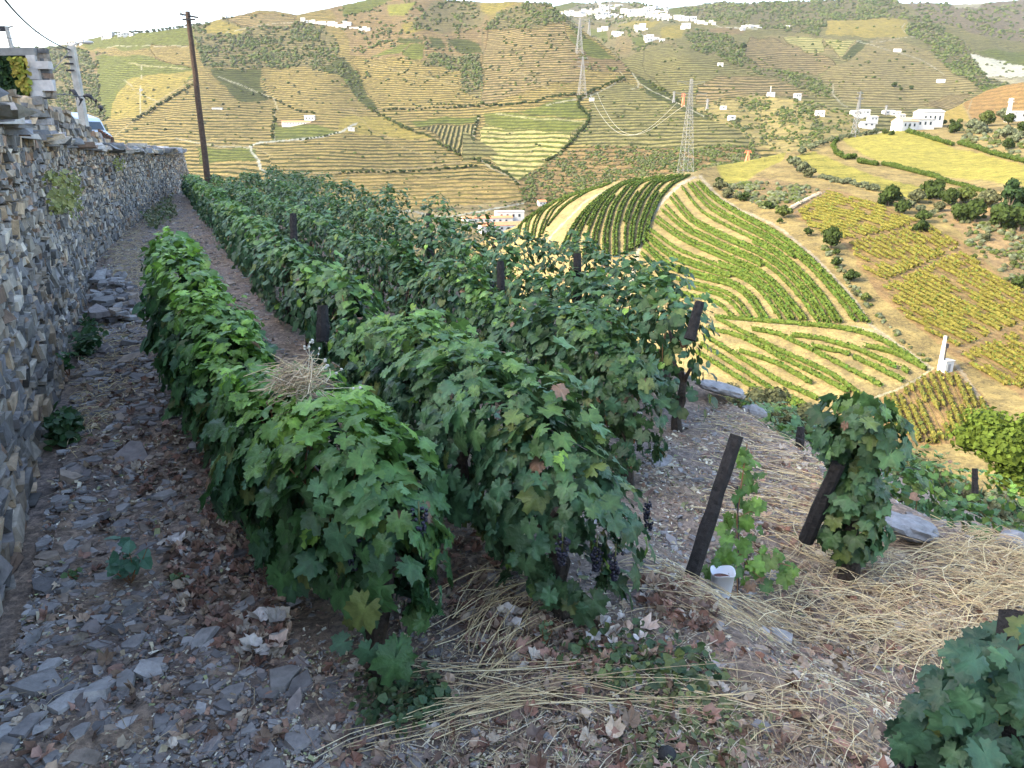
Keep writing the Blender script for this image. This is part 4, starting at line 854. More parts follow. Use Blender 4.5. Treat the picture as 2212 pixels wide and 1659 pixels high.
mb = MB(); mb.tube([(cx, cy, g-.1), (cx+.02, cy, g+.12), (cx-.02, cy, g+.35), (cx, cy, g+.75), (cx-.05, cy, ztop-.25)], [.07, .055, .04, .03, .01], 9); mb.build('trunk', M['bark'], e)
# ---- young vine on a stake, and its white pot
q = Gp(1596, 1300); cx, cy, g = [float(v) for v in q]; kk = 3.3
e = empty('grape_vine', (cx, cy, g), 'thin young vine with bright green leaves tied to a dark stake beside the white pot', 'vine'); yv = []
kq = float(q[1]/(CP+SP*(829.5-1300)/F))
stem = np.array([P(x, y, kq) for x, y in [(1594, 1295), (1592, 1240), (1594, 1180), (1592, 1120), (1600, 1060), (1608, 1000), (1614, 960)]])
mb = MB(); mb.tube(stem, .004, 5); 
for pts in ([(1594, 1200), (1630, 1190), (1680, 1215), (1715, 1225)], [(1594, 1215), (1570, 1205), (1545, 1215)], [(1592, 1120), (1620, 1105), (1640, 1110)], [(1594, 1190), (1620, 1230), (1645, 1250)]): mb.tube([P(x, y, kq) for x, y in pts], .0028, 4)
mb.build('stem', M['cane'], e)
pts = [(1620, 968), (1596, 985), (1632, 1040), (1602, 1048), (1590, 1075), (1610, 1085), (1640, 1075), (1585, 1110), (1622, 1115), (1602, 1130), (1640, 1150), (1580, 1150), (1612, 1165), (1560, 1195), (1545, 1215), (1535, 1225), (1580, 1205), (1605, 1200), (1640, 1190), (1655, 1205), (1625, 1225), (1645, 1250), (1600, 1235), (1680, 1200), (1700, 1215), (1712, 1228), (1668, 1195), (1615, 1250), (1570, 1175), (1632, 1215), (1598, 1020), (1625, 1005), (1694, 1240)]
pos = np.array([P(x+rng.normal(0, 3), y, kq+rng.normal(0, .03)) for x, y in pts for _ in (0, 1)]); pos += rng.normal(0, .012, pos.shape); n = len(pos); r = np.random.default_rng(5); mb = MB()
leaves(mb, pos, np.array([0, -.8, .7])+r.normal(0, .4, (n, 3)), np.array([0, 0, -1.])+r.normal(0, .6, (n, 3)), r.uniform(.055, .105, n), np.full(n, 3.), np.full(n, .85), r, young=np.array([.17, .30, .05]), brown=.05); mb.build('foliage', M['leaf'], e, smooth=True)
mb = MB(); mb.tube([P(1596, 1312, kq), P(1594, 1130, kq), P(1593, 1050, kq)], .0045, 5); tag(mb.build('stake', M['wire']), 'thin dark metal stake holding the young vine upright', 'stake')
q = Gp(1557, 1283); bx, by, bz = [float(v) for v in q]; kb = by/(CP+SP*(829.5-1283)/F); R0 = 21/F*kb; Hh = 55/F*kb/.93
e = empty('flower_pot', (bx, by, bz), 'small white plastic pot standing by the leaning post and the young vine', 'pot', rot=(0, 0, 0)); a = np.linspace(0, 2*pi, 25)[:-1]
V = []; prof_ = [(R0*.9, 0), (R0*1.0, .1*Hh), (R0*1.2, Hh), (R0*1.26, Hh), (R0*1.26, Hh*.96+.01), (R0*1.14, Hh*.97), (R0*1.1, Hh*.6), (0.001, Hh*.58)]
for rr_, zz in prof_: V += [(rr_*math.cos(t), rr_*math.sin(t), zz-.01+(.008*math.sin(3*t) if zz > Hh*.9 else 0)) for t in a]
Q = [[i*24+j, i*24+(j+1) % 24, (i+1)*24+(j+1) % 24, (i+1)*24+j] for i in range(len(prof_)-1) for j in range(24)]
m_pot = simple('pot_plastic', (.74, .76, .80), .4, 3, .06, spec=.4)
mb = MB(); mb.add(V, quad=Q); mb.build('shell', m_pot, e, smooth=True, local=True)
mb = MB(); mb.add([(R0*1.08*math.cos(t), R0*1.08*math.sin(t), Hh*.62) for t in a]+[(0, 0, Hh*.64)], tri=[[j, (j+1) % 24, 24] for j in range(24)], col=(.16, .08, .06)); mb.build('soil', M['dry'], e, local=True)
# ---- cropped vine at the lower right
cxy = P(2140, 1560, 1.62); e = empty('grape_vine', tuple(cxy), 'vine cropped by the lower right corner with blue green leaves and dark grapes', 'vine'); r = np.random.default_rng(77); n = 620
px = r.uniform(1950, 2330, n); py = r.uniform(1350, 1700, n)
lim = np.interp(px, [1950, 2010, 2060, 2110, 2160, 2212, 2330], [1560, 1470, 1420, 1390, 1352, 1330, 1330]); hi = np.interp(px, [1950, 2000, 2060, 2212], [1610, 1600, 1720, 1760]); mk = (py > lim+r.uniform(0, 25, n)) & (py < hi)
px, py = px[mk], py[mk]; n = len(px); kk = 1.60+.22*r.normal(size=n)*.5+(1-np.clip((px-1950)/250, 0, 1))*.08; pos = P(px, py, kk)
mb = MB(); leaves(mb, pos, np.array([-.25, -.7, .75])+r.normal(0, .35, (n, 3)), np.array([-.4, -.2, -.8])+r.normal(0, .5, (n, 3)), r.uniform(.045, .082, n), np.full(n, 2.), r.random(n)*.05, r, mature=np.array([.036, .085, .048]), brown=.004); mb.build('foliage', M['leaf'], e, smooth=True)
for q, rr_ in (([P(2205, 1600, 1.7), P(2170, 1500, 1.66), P(2130, 1440, 1.62)], [.01, .008, .005]), ([P(2180, 1530, 1.66), P(2120, 1500, 1.6), P(2070, 1480, 1.6)], [.006, .005, .003]), ([P(2200, 1800, 1.75), P(2185, 1650, 1.72), P(2180, 1530, 1.66)], [.03, .025, .012])):
    mb = MB(); mb.tube(q, rr_, 6); mb.build('cane', M['cane'], e)
for i, (x, y) in enumerate([(2005, 1600), (1985, 1625), (2030, 1620), (2190, 1620), (2160, 1640)]): grapes(e, P(x, y-25, 1.66), .12, .042, .0085, 90, 40+i)
# ---- vines and trees on the slope below the edge
def low_vines(path, H, label, seed, col, yb, w=.5, dens=300, size=.15): return vine_row('vine_row', path, H, w, label, 'vine rows on the slope below the terrace', dens, seed, .1, size, ybias=yb, mature=col, ragged=.25)
def gp2(px, py, k): v = P(px, py, k); return (float(v[0]), float(v[1]))
low_vines([gp2(2330, 1190, 10.5), gp2(2212, 1150, 11), gp2(2080, 1115, 12), gp2(1960, 1075, 13.2), gp2(1900, 1050, 14.5)], 1.5, 'lower vine row in shade just beyond the terrace edge at the right', 51, np.array([.05, .11, .03]), .3)
low_vines([gp2(2300, 1160, 13.5), gp2(2180, 1120, 14), gp2(2060, 1085, 15.5), gp2(1930, 1040, 17)], 1.7, 'sunlit yellow green vine row on the slope below the terrace', 52, np.array([.10, .17, .03]), .8)  # sunlight put into this row's brighter leaf colour
low_vines([gp2(1960, 1050, 9.6), gp2(1830, 1010, 10.5), gp2(1740, 950, 12), gp2(1655, 900, 14), gp2(1600, 880, 17)], 1.5, 'dark green vine row below the edge behind the lone tall vine', 53, np.array([.05, .11, .028]), .35)
print('polys so far', sum(len(m.polygons) for m in bpy.data.meshes))
ORD = 'first second third fourth fifth sixth seventh eighth ninth tenth eleventh twelfth thirteenth fourteenth fifteenth sixteenth seventeenth eighteenth nineteenth twentieth'.split()+['twenty-'+q for q in 'first second third fourth fifth sixth seventh eighth ninth'.split()]+['thirtieth']+['thirty-'+q for q in 'first second third fourth fifth sixth seventh eighth ninth'.split()]+['fortieth']+['forty-'+q for q in 'first second third fourth fifth sixth seventh eighth ninth'.split()]+['fiftieth']*40
# ------------------------------------------------------------------ far plants
def foliage(n, seed, leaf, kind='round'):
    """unit tree crown (radius 1, centre at z=1): clumps of small faces with gaps; returns V, T, per-vertex shade"""
    r = np.random.default_rng(seed)
    m = 11 if kind != 'pine' else 26
    if kind == 'pine':
        h = r.uniform(.25, 2.5, m); R_ = np.clip((2.7-h)/2.7, .08, 1)*1.0; a = r.uniform(0, 2*pi, m); rr = R_*r.uniform(.45, .9, m)
        c = np.stack([rr*np.cos(a), rr*np.sin(a), h], -1); cr = .26+.22*R_
    else:
        d = r.normal(size=(m, 3)); d /= np.linalg.norm(d, axis=1)[:, None]; d[:, 2] = d[:, 2]*.75
        c = d*r.uniform(.35, .78, (m, 1))+[0, 0, .92]; cr = r.uniform(.3, .52, m)
        c[0] = (0, 0, .9); cr[0] = .62
    w = cr**2; idx = r.choice(m, n, p=w/w.sum())
    dd = r.normal(size=(n, 3)); dd /= np.linalg.norm(dd, axis=1)[:, None]
    pos = c[idx]+dd*(cr[idx]*(1-.35*r.random(n)**2))[:, None]*([1, 1, .8])
    keep = pos[:, 2] > .05; pos = pos[keep]; dd = dd[keep]; n = len(pos)
    nr = dd+r.normal(0, .45, (n, 3)); R = frames(nr, r.normal(size=(n, 3)))
    tv = np.array([[-.5, -.45, 0], [.55, -.4, .1], [.4, .5, -.05], [-.45, .55, .12]]); tf = np.array([[0, 1, 2], [0, 2, 3]])
    V, T = inst(tv, tf, pos, R, leaf*r.uniform(.6, 1.35, n))
    sh = np.repeat(r.uniform(.7, 1.3, n)*(1+.25*(r.random(m)[idx[keep]]-.5)), 4)
    return V, T, sh, c, cr
PLANT = {'olive': (.155, .18, .105), 'oak': (.055, .085, .022), 'shrub': (.10, .13, .035), 'pine': (.045, .085, .03), 'hedge': (.085, .13, .025), 'grey': (.12, .13, .065), 'bright': (.13, .19, .03)}
PLANT = {k: tuple(np.array(v)*.72) for k, v in PLANT.items()}
proto = {}
def plant_proto(kind, n, leaf, var):
    key = (kind, n, var)
    if key in proto: return proto[key]
    V, T, sh, c, cr = foliage(n, 100+var*7+n, leaf, 'pine' if kind == 'pine' else 'round')
    mb = MB(); mb.add(V, tri=T, col=np.array(PLANT[kind])[None]*sh[:, None])
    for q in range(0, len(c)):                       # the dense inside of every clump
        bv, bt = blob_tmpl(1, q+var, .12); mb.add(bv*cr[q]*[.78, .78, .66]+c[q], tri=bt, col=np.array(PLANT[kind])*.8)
    crown = mb.build('crown', M['farleaf'], None, local=True); cm = crown.data; bpy.data.objects.remove(crown)
    tb = MB(); tb.tube([[0, 0, -.5], [.02, .03, .25], [-.03, .02, .8]], [.11, .085, .05], 6)
    for q in range(1, 5): tb.tube([[0, .02, .35], c[q]*.5+[0, 0, .25], c[q]], [.05, .035, .015], 5)
    tr = tb.build('trunk', M['trunk'], None, local=True); tm = tr.data; bpy.data.objects.remove(tr)
    proto[key] = (cm, tm); return proto[key]
ntree = 0
def plant(pos, r, kind, n, leaf, label, cat, group, name, zs=1.0, parts=True, sink=.12):
    global ntree; ntree += 1
    cm, tm = plant_proto(kind, n, leaf, ntree % 3)
    a = rng.uniform(0, 2*pi)
    pos = np.array(pos)-[0, 0, sink*r]
    if parts:
        e = empty(name, tuple(pos), label, cat, group, (0, 0, a)); e.scale = (r, r, r*zs)
        link('crown', cm, e); link('trunk', tm, e)
    else:
        e = link(name, cm); e.location = tuple(pos); e.rotation_euler = (0, 0, a); e.scale = (r, r, r*zs); tag(e, label, cat, group)
    return e
def px_r(S, px, py, w):          # radius in metres of something w picture units wide
    return float(S.k(px, py))*w/F/2

# trees and bushes standing on the spur: (x, y of the foot, width, kind)
spur_trees = [(1717, 362, 30, 'olive', 'pale olive tree above the brown scrub slope at the left end of its line'), (1733, 372, 30, 'olive', 'second pale olive tree above the brown scrub slope'),
 (1705, 352, 20, 'oak', 'narrow dark bush behind the pale olives above the brown scrub'), (1747, 385, 28, 'grey', 'grey green bush below the pale olives at the start of the line of olives'), 
 (1917, 445, 52, 'oak', 'dark round tree above the right corner of the orange vineyard'), (1953, 462, 40, 'oak', 'dark tree just above the orange vineyard corner'), (1979, 440, 40, 'grey', 'grey green tree between two dark trees above the orange vineyard'),
 (2017, 432, 52, 'oak', 'dark spreading tree left in the wooded belt below the yellow field'), (2050, 445, 44, 'oak', 'dark tree in the wooded belt near its left end'), (2081, 440, 48, 'shrub', 'mid green tree in the wooded belt left of the pine'),
 (2068, 478, 44, 'oak', 'dark tree at the lower edge of the wooded belt'), (2107, 480, 56, 'oak', 'broad dark tree at the lower edge of the wooded belt'), (2132, 450, 52, 'grey', 'grey green tree just left of the tall pine'),
 (2158, 492, 60, 'oak', 'broad dark tree under the tall pine'), (2200, 500, 60, 'oak', 'broad dark tree at the right edge of the photo under the pine'), (2178, 462, 64, 'pine', 'tall layered pine standing out of the wooded belt'),
 (2212, 455, 60, 'oak', 'dark tree cut by the right edge of the photo beside the pine'), (2240, 530, 60, 'oak', 'dark tree below the pine beyond the right edge'), (1992, 480, 34, 'oak', 'dark bush on the pale patch below the wooded belt'), (1986, 500, 34, 'oak', 'lowest dark bush below the left end of the wooded belt'), (2030, 458, 30, 'grey', 'grey bush at the foot of the wooded belt'),
 (1554, 412, 30, 'grey', 'grey bush by the top of the white track'), (1571, 428, 30, 'grey', 'second grey bush below the top of the white track'), (1556, 398, 20, 'oak', 'small dark bush at the very top of the white track'), (1607, 436, 26, 'oak', 'dark round bush under the bright yellow field'),
 (1590, 430, 20, 'grey', 'small grey bush beside the dark round bush under the yellow field'), (1661, 452, 24, 'oak', 'dark bush in the brown scrub left of the low wall'), (1691, 470, 34, 'shrub', 'round green bush at the lower end of the low stone wall'), (1684, 482, 15, 'oak', 'tiny dark bush below the round bush at the wall end'),
 (1794, 535, 52, 'oak', 'large lone dark tree between the two orange vineyard plots'), (1745, 508, 20, 'oak', 'small dark bush left of the large lone tree'), (1808, 550, 18, 'oak', 'small dark bush at the foot of the large lone tree'),
 (1808, 575, 26, 'oak', 'dark bush below the lone tree beside the white track'), (1836, 608, 34, 'oak', 'dark oval bush beside the white track halfway down'), (1867, 650, 24, 'shrub', 'small bush beside the lower white track'), (1850, 640, 14, 'grey', 'tiny grey bush beside the lower white track'),
 (2204, 625, 36, 'oak', 'dark bush at the right edge among orange vines'), (2150, 470, 20, 'shrub', 'low bush by the dirt track under the wood'), (2100, 560, 16, 'shrub', 'low bush on the orange bare slope'), (2130, 520, 22, 'grey', 'grey bush on the bare slope below the wood'), (2190, 575, 18, 'shrub', 'small bush on the bare slope near the right edge'),
 (2178, 268, 30, 'oak', 'tall dark tree near the slim white pylon'), (2166, 258, 30, 'olive', 'olive tree under the slim white pylon'), (2195, 258, 24, 'olive', 'olive tree right of the slim white pylon'), (2132, 272, 42, 'shrub', 'broad green bush below the fence of the upper field'), (2100, 282, 32, 'olive', 'olive left of the middle in the upper right group'),
 (2120, 290, 34, 'olive', 'olive at the bottom of the upper right group'), (2062, 290, 34, 'oak', 'dark bush right of the white winery'), (2172, 300, 36, 'olive', 'pale olive below the tall dark tree'), (2196, 308, 32, 'olive', 'pale olive next to the right edge below the tall tree'), (2178, 322, 30, 'oak', 'dark bush above the hedge at the right edge'),
 (2205, 285, 26, 'oak', 'dark bush at the right edge above the pale olive'), (2020, 272, 14, 'oak', 'small round garden tree nearest the white winery'), (2036, 270, 14, 'oak', 'second small round garden tree right of the winery'), (2055, 268, 13, 'oak', 'third small round garden tree right of the winery'), (2072, 267, 14, 'shrub', 'fourth small garden tree right of the winery'),
 (1925, 294, 16, 'oak', 'dark tree at the left corner of the white farmhouse'), (1910, 291, 16, 'shrub', 'green bush left of the white farmhouse'), (1750, 325, 20, 'olive', 'olive on the ridge at the head of the hedge'), (1730, 333, 22, 'olive', 'pale olive at the left end of the ridge line')]
for (x, y, w, kd, lab) in spur_trees:
    r = px_r(S1, x, y, w); n = 520 if w > 28 else 260
    plant(S1.at(x, y), r, kd, n, .2 if w > 28 else .26, lab, 'tree' if w > 24 else 'bush', 'trees and bushes scattered over the near spur', 'pine_tree' if kd == 'pine' else ('olive_tree' if kd == 'olive' else ('tree' if w > 24 else 'bush')), 1.15 if kd == 'oak' and w > 40 else 1.0)
def line_pts(line, step):
    line = np.array(line, float); d = np.hypot(*np.diff(line, axis=0).T); c = np.concatenate([[0], np.cumsum(d)]); n = max(2, int(round(c[-1]/step))+1)
    t = np.linspace(0, c[-1], n); return np.stack([np.interp(t, c, line[:, 0]), np.interp(t, c, line[:, 1])], -1)
def tree_line(S, line, step, w, kd, label, cat, group, name, n=160, leaf=.32, jit=.25, parts=True, zs=1.0):
    for j, (x, y) in enumerate(line_pts(line, step)):
        x += rng.normal(0, jit*step*.4); y += rng.normal(0, jit*w*.25); ww = w*rng.uniform(.8, 1.2)
        y = max(y, S.top(x)+.5)
        plant(S.at(x, y), px_r(S, x, y, ww), kd, n, leaf, ORD[j]+' '+label, cat, group, name, zs*rng.uniform(.9, 1.1), parts)
tree_line(S1, [(1760, 318), (1789, 309), (1835, 298), (1892, 290)], 12, 15, 'olive', 'olive from the left along the ridge left of the white farmhouse', 'tree', 'olives along the ridge of the spur', 'olive_tree', 220, .28)
tree_line(S1, [(1775, 388), (1805, 395), (1850, 404), (1890, 415)], 12, 21, 'olive', 'olive from the left between yellow field and orange vineyard', 'tree', 'olives below the yellow field', 'olive_tree', 220, .26)
tree_line(S1, [(1940, 440), (1975, 452), (2010, 470)], 22, 22, 'olive', 'olive from the left at the start of the wooded belt', 'tree', 'olives at the end of the wooded belt', 'olive_tree', 220, .26)
for (ln, lab) in [([(1806, 306), (1799, 318), (1804, 332), (1825, 344), (1846, 342)], 'thick dark hedge bending round the left end of the upper yellow field'), ([(1855, 352), (1892, 358)], 'short dark hedge between two longer ones below the upper yellow field'), ([(1907, 357), (1960, 370), (2025, 387)], 'long dark hedge along the lower edge of the upper yellow field'),
                  ([(2030, 392), (2080, 405), (2130, 420)], 'scrubby hedge running down to the wooded belt'), ([(1963, 289), (2010, 302), (2056, 315)], 'dark hedge leading down right from the white farmhouse'), ([(2071, 312), (2110, 323), (2138, 333)], 'middle dark hedge on the upper right slope'), ([(2145, 335), (2212, 352), (2260, 362)], 'dark hedge running off the right edge below the olives')]:
    mb = MB()
    for x, y in line_pts(ln, 5):
        c = S1.at(x, y); r = px_r(S1, x, y, 15)*rng.uniform(.8, 1.15)
        V, T, sh, cc, cr = foliage(110, rng.integers(1e6), .3); mb.add(V*r*[1, 1, .95]+c-[0, 0, .15*r], tri=T, col=np.array(PLANT['hedge'])[None]*sh[:, None])
        bv, bt = blob_tmpl(1, 3, .12); mb.add(bv*r*.75+c+[0, 0, .7*r], tri=bt, col=np.array(PLANT['hedge'])*.8)
    o = mb.build('hedge', M['farleaf']); tag(o, lab, 'hedge', 'dark hedges on the upper spur')

far_lines = [([(250, 73), (330, 67), (418, 55)], 7.5, 7, 'oak', 'tree from the left in the skyline row left of the wooden pole', 'trees along the left skyline'),
 ([(742, 375), (880, 372), (1027, 361)], 9.5, 8, 'oak', 'round tree from the left in the long line across the lower terraces', 'line of round trees across the lower terraces'),
 ([(425, 178), (400, 195), (345, 228), (310, 250), (290, 262)], 6, 8, 'oak', 'bush from the top of the diagonal line under the golden slope', 'diagonal line of bushes on the left hillside'),
 ([(591, 240), (592, 262), (590, 300)], 7, 8, 'oak', 'tree from the top of the upright line left of the red roofed farmhouse', 'upright line of trees by the farmhouse'),
 ([(650, 303), (700, 296), (730, 288)], 7.5, 5.5, 'oak', 'bush from the left beside the white curving road', 'bushes beside the white road'),
 ([(1272, 266), (1262, 280), (1240, 300), (1215, 330), (1180, 350)], 6.5, 9, 'oak', 'bush from the top along the right border of the bright terraces', 'line of bushes right of the bright terraces'),
 ([(1045, 228), (1100, 229), (1160, 222), (1185, 212), (1210, 208), (1240, 206)], 6.5, 8, 'oak', 'bush from the left under the rosy terraces left of the far pylon', 'bushes under the rosy terraces'),
 ([(1251, 212), (1250, 225), (1256, 240), (1268, 248), (1272, 262)], 6, 9, 'oak', 'bush from the top of the upright line below the far pylon', 'upright line of bushes below the far pylon'),
 ([(1250, 212), (1285, 196), (1320, 180), (1345, 172)], 6.5, 8, 'oak', 'bush from the left beside the track climbing from the far pylon', 'bushes beside the climbing track'),
 ([(1405, 180), (1440, 202), (1475, 228), (1500, 240)], 7, 8, 'shrub', 'bush from the top of the ridge line behind the tall pylon', 'bushes on the descending ridge'),
 ([(1035, 255), (1026, 275), (1022, 300), (1028, 335), (1058, 358), (1100, 380), (1118, 400)], 7, 8, 'oak', 'bush from the top beside the narrow track left of the bright terraces', 'bushes along the narrow track'),
 ([(830, 240), (870, 238), (930, 236), (1000, 232), (1035, 231)], 9, 7, 'oak', 'bush from the left in the level line above the green plots', 'level line of bushes above the green plots'),
 ([(560, 205), (590, 215), (640, 240), (680, 247)], 8, 7, 'oak', 'bush from the left along the foot of the shaded terraces', 'bushes at the foot of the shaded terraces'),
 ([(800, 236), (830, 255), (870, 275), (900, 288), (930, 300), (960, 318), (1000, 340), (1040, 352)], 8, 10, 'shrub', 'bush from the top of the gully left of the bright terraces', 'bushes in the gully')]
for (ln, st, w, kd, lab, grp) in far_lines:
    tree_line(S2, ln, st, w, kd, lab, 'tree' if 'tree' in lab else 'bush', grp, 'tree' if 'tree' in lab else 'bush', 90, .42, .5, False)
for (x, y, w, lab) in [(1590, 62, 8, 0), (1932, 190, 16, 'large dark tree right of the middle below the far terraces'), (1945, 196, 10, 'dark tree beside the large dark tree below the far terraces'), (1968, 194, 12, 'round dark tree right of the dark trees below the far terraces'), (1604, 108, 20, 'dark spreading tree at the left edge of the rosy terraces'), (1952, 148, 7, 'small dark tree above the white hut on the far terraces')]:
    if lab: plant(S3.at(x, y), px_r(S3, x, y, w), 'oak', 200, .3, lab, 'tree', None, 'tree')

# scrub too dense to count
def scrub(scr, V, PX, PY, S, n, w, name, mat, seed, kinds=('oak', 'shrub', 'grey'), lim=2300):
    r = np.random.default_rng(seed); h = scr.shape; p = scr.copy(); p[:3] = 0; p[-4:] = 0
    clump = .6*vnoise(PX/22, PY/12, seed)+.4*vnoise(PX/9, PY/5, seed+1); p = p*(np.clip(clump-.25, 0, 1)*1.5+(scr >= .95)*.22)**1.9; p *= (V[..., 1] < 1e9)
    p[(PX < -60) | (PX > lim)] *= .25; p = p.ravel()/p.sum(); idx = r.choice(len(p), n, p=p)
    pos = V.reshape(-1, 3)[idx]; dist = np.linalg.norm(pos, axis=1); rad = dist*w/F/2*r.uniform(.55, 1.35, n)
    mb = MB(); cs = np.array([PLANT[k] for k in kinds])
    for t in range(4):
        m = np.arange(n) % 4 == t; k = m.sum(); tv, tf = blob_tmpl(1, seed+t, .28); tv = tv*[1, 1, .75]+[0, 0, .35]
        a = r.uniform(0, 2*pi, k); R = np.zeros((k, 3, 3)); R[:, 0, 0] = np.cos(a); R[:, 0, 1] = -np.sin(a); R[:, 1, 0] = np.sin(a); R[:, 1, 1] = np.cos(a); R[:, 2, 2] = 1
        VV, T = inst(tv, tf, pos[m], R, rad[m]); c = cs[r.integers(0, len(cs), k)]*r.uniform(.7, 1.3, (k, 1))
        mb.add(VV, tri=T, col=np.repeat(c, len(tv), 0))
    o = mb.build(name, mat); tag(o, None, None, None, 'stuff'); return o
tag(scrub(scr2, V2, PX2, PY2, S2, 15000, 5.6, 'scrub', M['farleaf'], 41), 'dark scrub and small trees dotted over the opposite hillside', 'scrub')
tag(scrub(scr3, V3, PX3, PY3, S3, 7000, 5.0, 'scrub', M['farleaf'], 43), 'dark scrub covering the distant hills right of the village', 'scrub')
sc1 = inpoly(PX1, PY1, [(1560, 400), (1640, 395), (1740, 405), (1780, 412), (1700, 458), (1640, 450)])*.8+inpoly(PX1, PY1, [(1990, 425), (2212, 500), (2212, 640), (2100, 540), (2030, 470)])*.35+inpoly(PX1, PY1, [(1750, 500), (1800, 540), (1900, 680), (2010, 780), (1990, 780), (1850, 640)])*.5+inpoly(PX1, PY1, [(2050, 270), (2212, 290), (2212, 340), (2060, 300)])*.35
tag(scrub(sc1, V1, PX1, PY1, S1, 900, 9.0, 'low_scrub', M['farleaf'], 45, ('shrub', 'grey', 'olive')), 'low dry scrub between the plots of the near spur', 'scrub')

# ------------------------------------------------------------------ vine rows on the spur
def hedge_row(S, line, label, group, w=.55, h=1.35, col=(.09, .125, .024), gap=0.0, dens=9, leaf=.42, name='vine_row', step=1.2, seed=0):
    r = np.random.default_rng(seed)
    pl = line_pts(line, 3.0); C3 = S.at(pl[:, 0], pl[:, 1])
    d = np.linalg.norm(np.diff(C3, axis=0), axis=1); cl = np.concatenate([[0], np.cumsum(d)]); L = cl[-1]
    t = np.arange(0, L, step); Q = np.stack([np.interp(t, cl, C3[:, i]) for i in range(3)], -1)
    if len(Q) < 3: return None
    keep = np.ones(len(Q), bool)
    if gap: keep = vnoise(t/3.5, t*0+seed, 5) > gap
    mb = MB(); d = np.gradient(Q, axis=0); d[:, 2] = 0; d /= np.linalg.norm(d, axis=1)[:, None]+1e-9; s = np.stack([-d[:, 1], d[:, 0], d[:, 2]*0], -1)
    m = len(Q); th = np.linspace(0, 2*pi, 8, endpoint=False)
    rr = (1+.22*r.normal(size=(m, 8)))*np.where(keep, 1, .12)[:, None]
    V = Q[:, None]+s[:, None]*(w*.85*np.cos(th)[None]*rr)[..., None]+np.array([0, 0, 1.])*(h*.5+h*.42*np.sin(th)[None]*rr)[..., None]
    q = [[i*8+j, i*8+(j+1) % 8, (i+1)*8+(j+1) % 8, (i+1)*8+j] for i in range(m-1) for j in range(8)]
    cc = np.array(col)*r.uniform(.7, 1.2, (m*8, 1)); mb.add(V.reshape(-1, 3), quad=q, col=cc)
    n = int(m*dens*step/1.2); i = r.integers(0, m, n); i = i[keep[i]]; n = len(i); a = r.uniform(-.5, pi+.5, n)
    nr = s[i]*np.cos(a)[:, None]+np.array([0, 0, 1.])*np.sin(a)[:, None]
    pos = Q[i]+d[i]*r.uniform(-.6, .6, (n, 1))*step+s[i]*(w*np.cos(a)*r.uniform(.8, 1.15, n))[:, None]+np.array([0, 0, 1.])*(h*.5+h*.5*np.sin(a)*r.uniform(.85, 1.12, n))[:, None]
    R = frames(nr+r.normal(0, .5, (n, 3)), r.normal(size=(n, 3)))
    tv = np.array([[-.5, -.5, 0], [.5, -.45, .08], [.5, .5, 0], [-.45, .5, .1]]); VV, T = inst(tv, np.array([[0, 1, 2], [0, 2, 3]]), pos, R, leaf*r.uniform(.6, 1.3, n))
    mb.add(VV, tri=T, col=np.repeat(np.array(col)*r.uniform(.6, 1.5, (n, 1))*np.where(r.random((n, 1)) < .3, [[.6, .9, .9]], [[1.05, 1, 1]]), 4, 0))
    o = mb.build(name, M['farleaf']); return tag(o, label, 'vine row', group)
def resamp(line, n=14):
    line = np.array(line, float); d = np.hypot(*np.diff(line, axis=0).T); c = np.concatenate([[0], np.cumsum(d)]); t = np.linspace(0, c[-1], n)
    return np.stack([np.interp(t, c, line[:, 0]), np.interp(t, c, line[:, 1])], -1)
def smoothc(p, it=2):
    p = np.array(p, float)
    for _ in range(it): q = p.copy(); q[1:-1] = .25*p[:-2]+.5*p[1:-1]+.25*p[2:]; p = q
    return p
def family(guides, ws):
    G_ = [smoothc(resamp(g, 26)) for g in guides]; k = len(G_)-1; out = []
    for w in ws:
        x = w*k; i = min(int(x), k-1); f = x-i
        a = G_[max(i-1, 0)]; b = G_[i]; c = G_[i+1]; d = G_[min(i+2, k)]
        out.append(b+.5*f*(c-a+f*(2*a-5*b+4*c-d+f*(3*(b-c)+d-a))))
    return out
VCOL = (.085, .125, .022)
def pairs(n, gap=.38): return [v for i in range(n) for v in ((i+.15)/n, (i+.15+gap)/n)]
gr = 'curving vine rows on the terraces of the near spur'
ri = 0
fam = family([[(1512, 395), (1540, 425), (1600, 462), (1680, 505), (1745, 555), (1795, 605), (1840, 655), (1876, 700)],
              [(1462, 415), (1500, 470), (1580, 510), (1660, 545), (1715, 590), (1760, 640), (1800, 702)],
              [(1415, 480), (1470, 520), (1560, 560), (1635, 590), (1675, 625), (1700, 655), (1735, 697)],
              [(1392, 530), (1440, 575), (1520, 600), (1585, 615), (1620, 640), (1640, 670), (1655, 697)],
              [(1378, 590), (1420, 635), (1480, 655), (1530, 665), (1550, 680), (1568, 693)]], pairs(11, .38))
for j, ln in enumerate(fam):
    a, b = 0, len(ln)
    if j % 6 == 3: b = int(len(ln)*.62)
    if j % 7 == 5: a = int(len(ln)*.45)
    hedge_row(S1, ln[a:b], ORD[j]+' curving vine row counted from the right boundary track of the spur', gr, .34, 1.15, VCOL, 0, 9, .45, seed=ri); ri += 1
fam = family([[(1490, 381), (1452, 401), (1425, 432), (1405, 480), (1392, 525)], [(1462, 381), (1410, 398), (1380, 440), (1362, 490), (1360, 545)],
              [(1420, 384), (1365, 400), (1330, 445), (1315, 500), (1315, 560)], [(1372, 389), (1322, 410), (1285, 455), (1262, 505), (1250, 560)], [(1342, 397), (1296, 425), (1255, 460), (1225, 500), (1205, 540)]], pairs(10, .36))
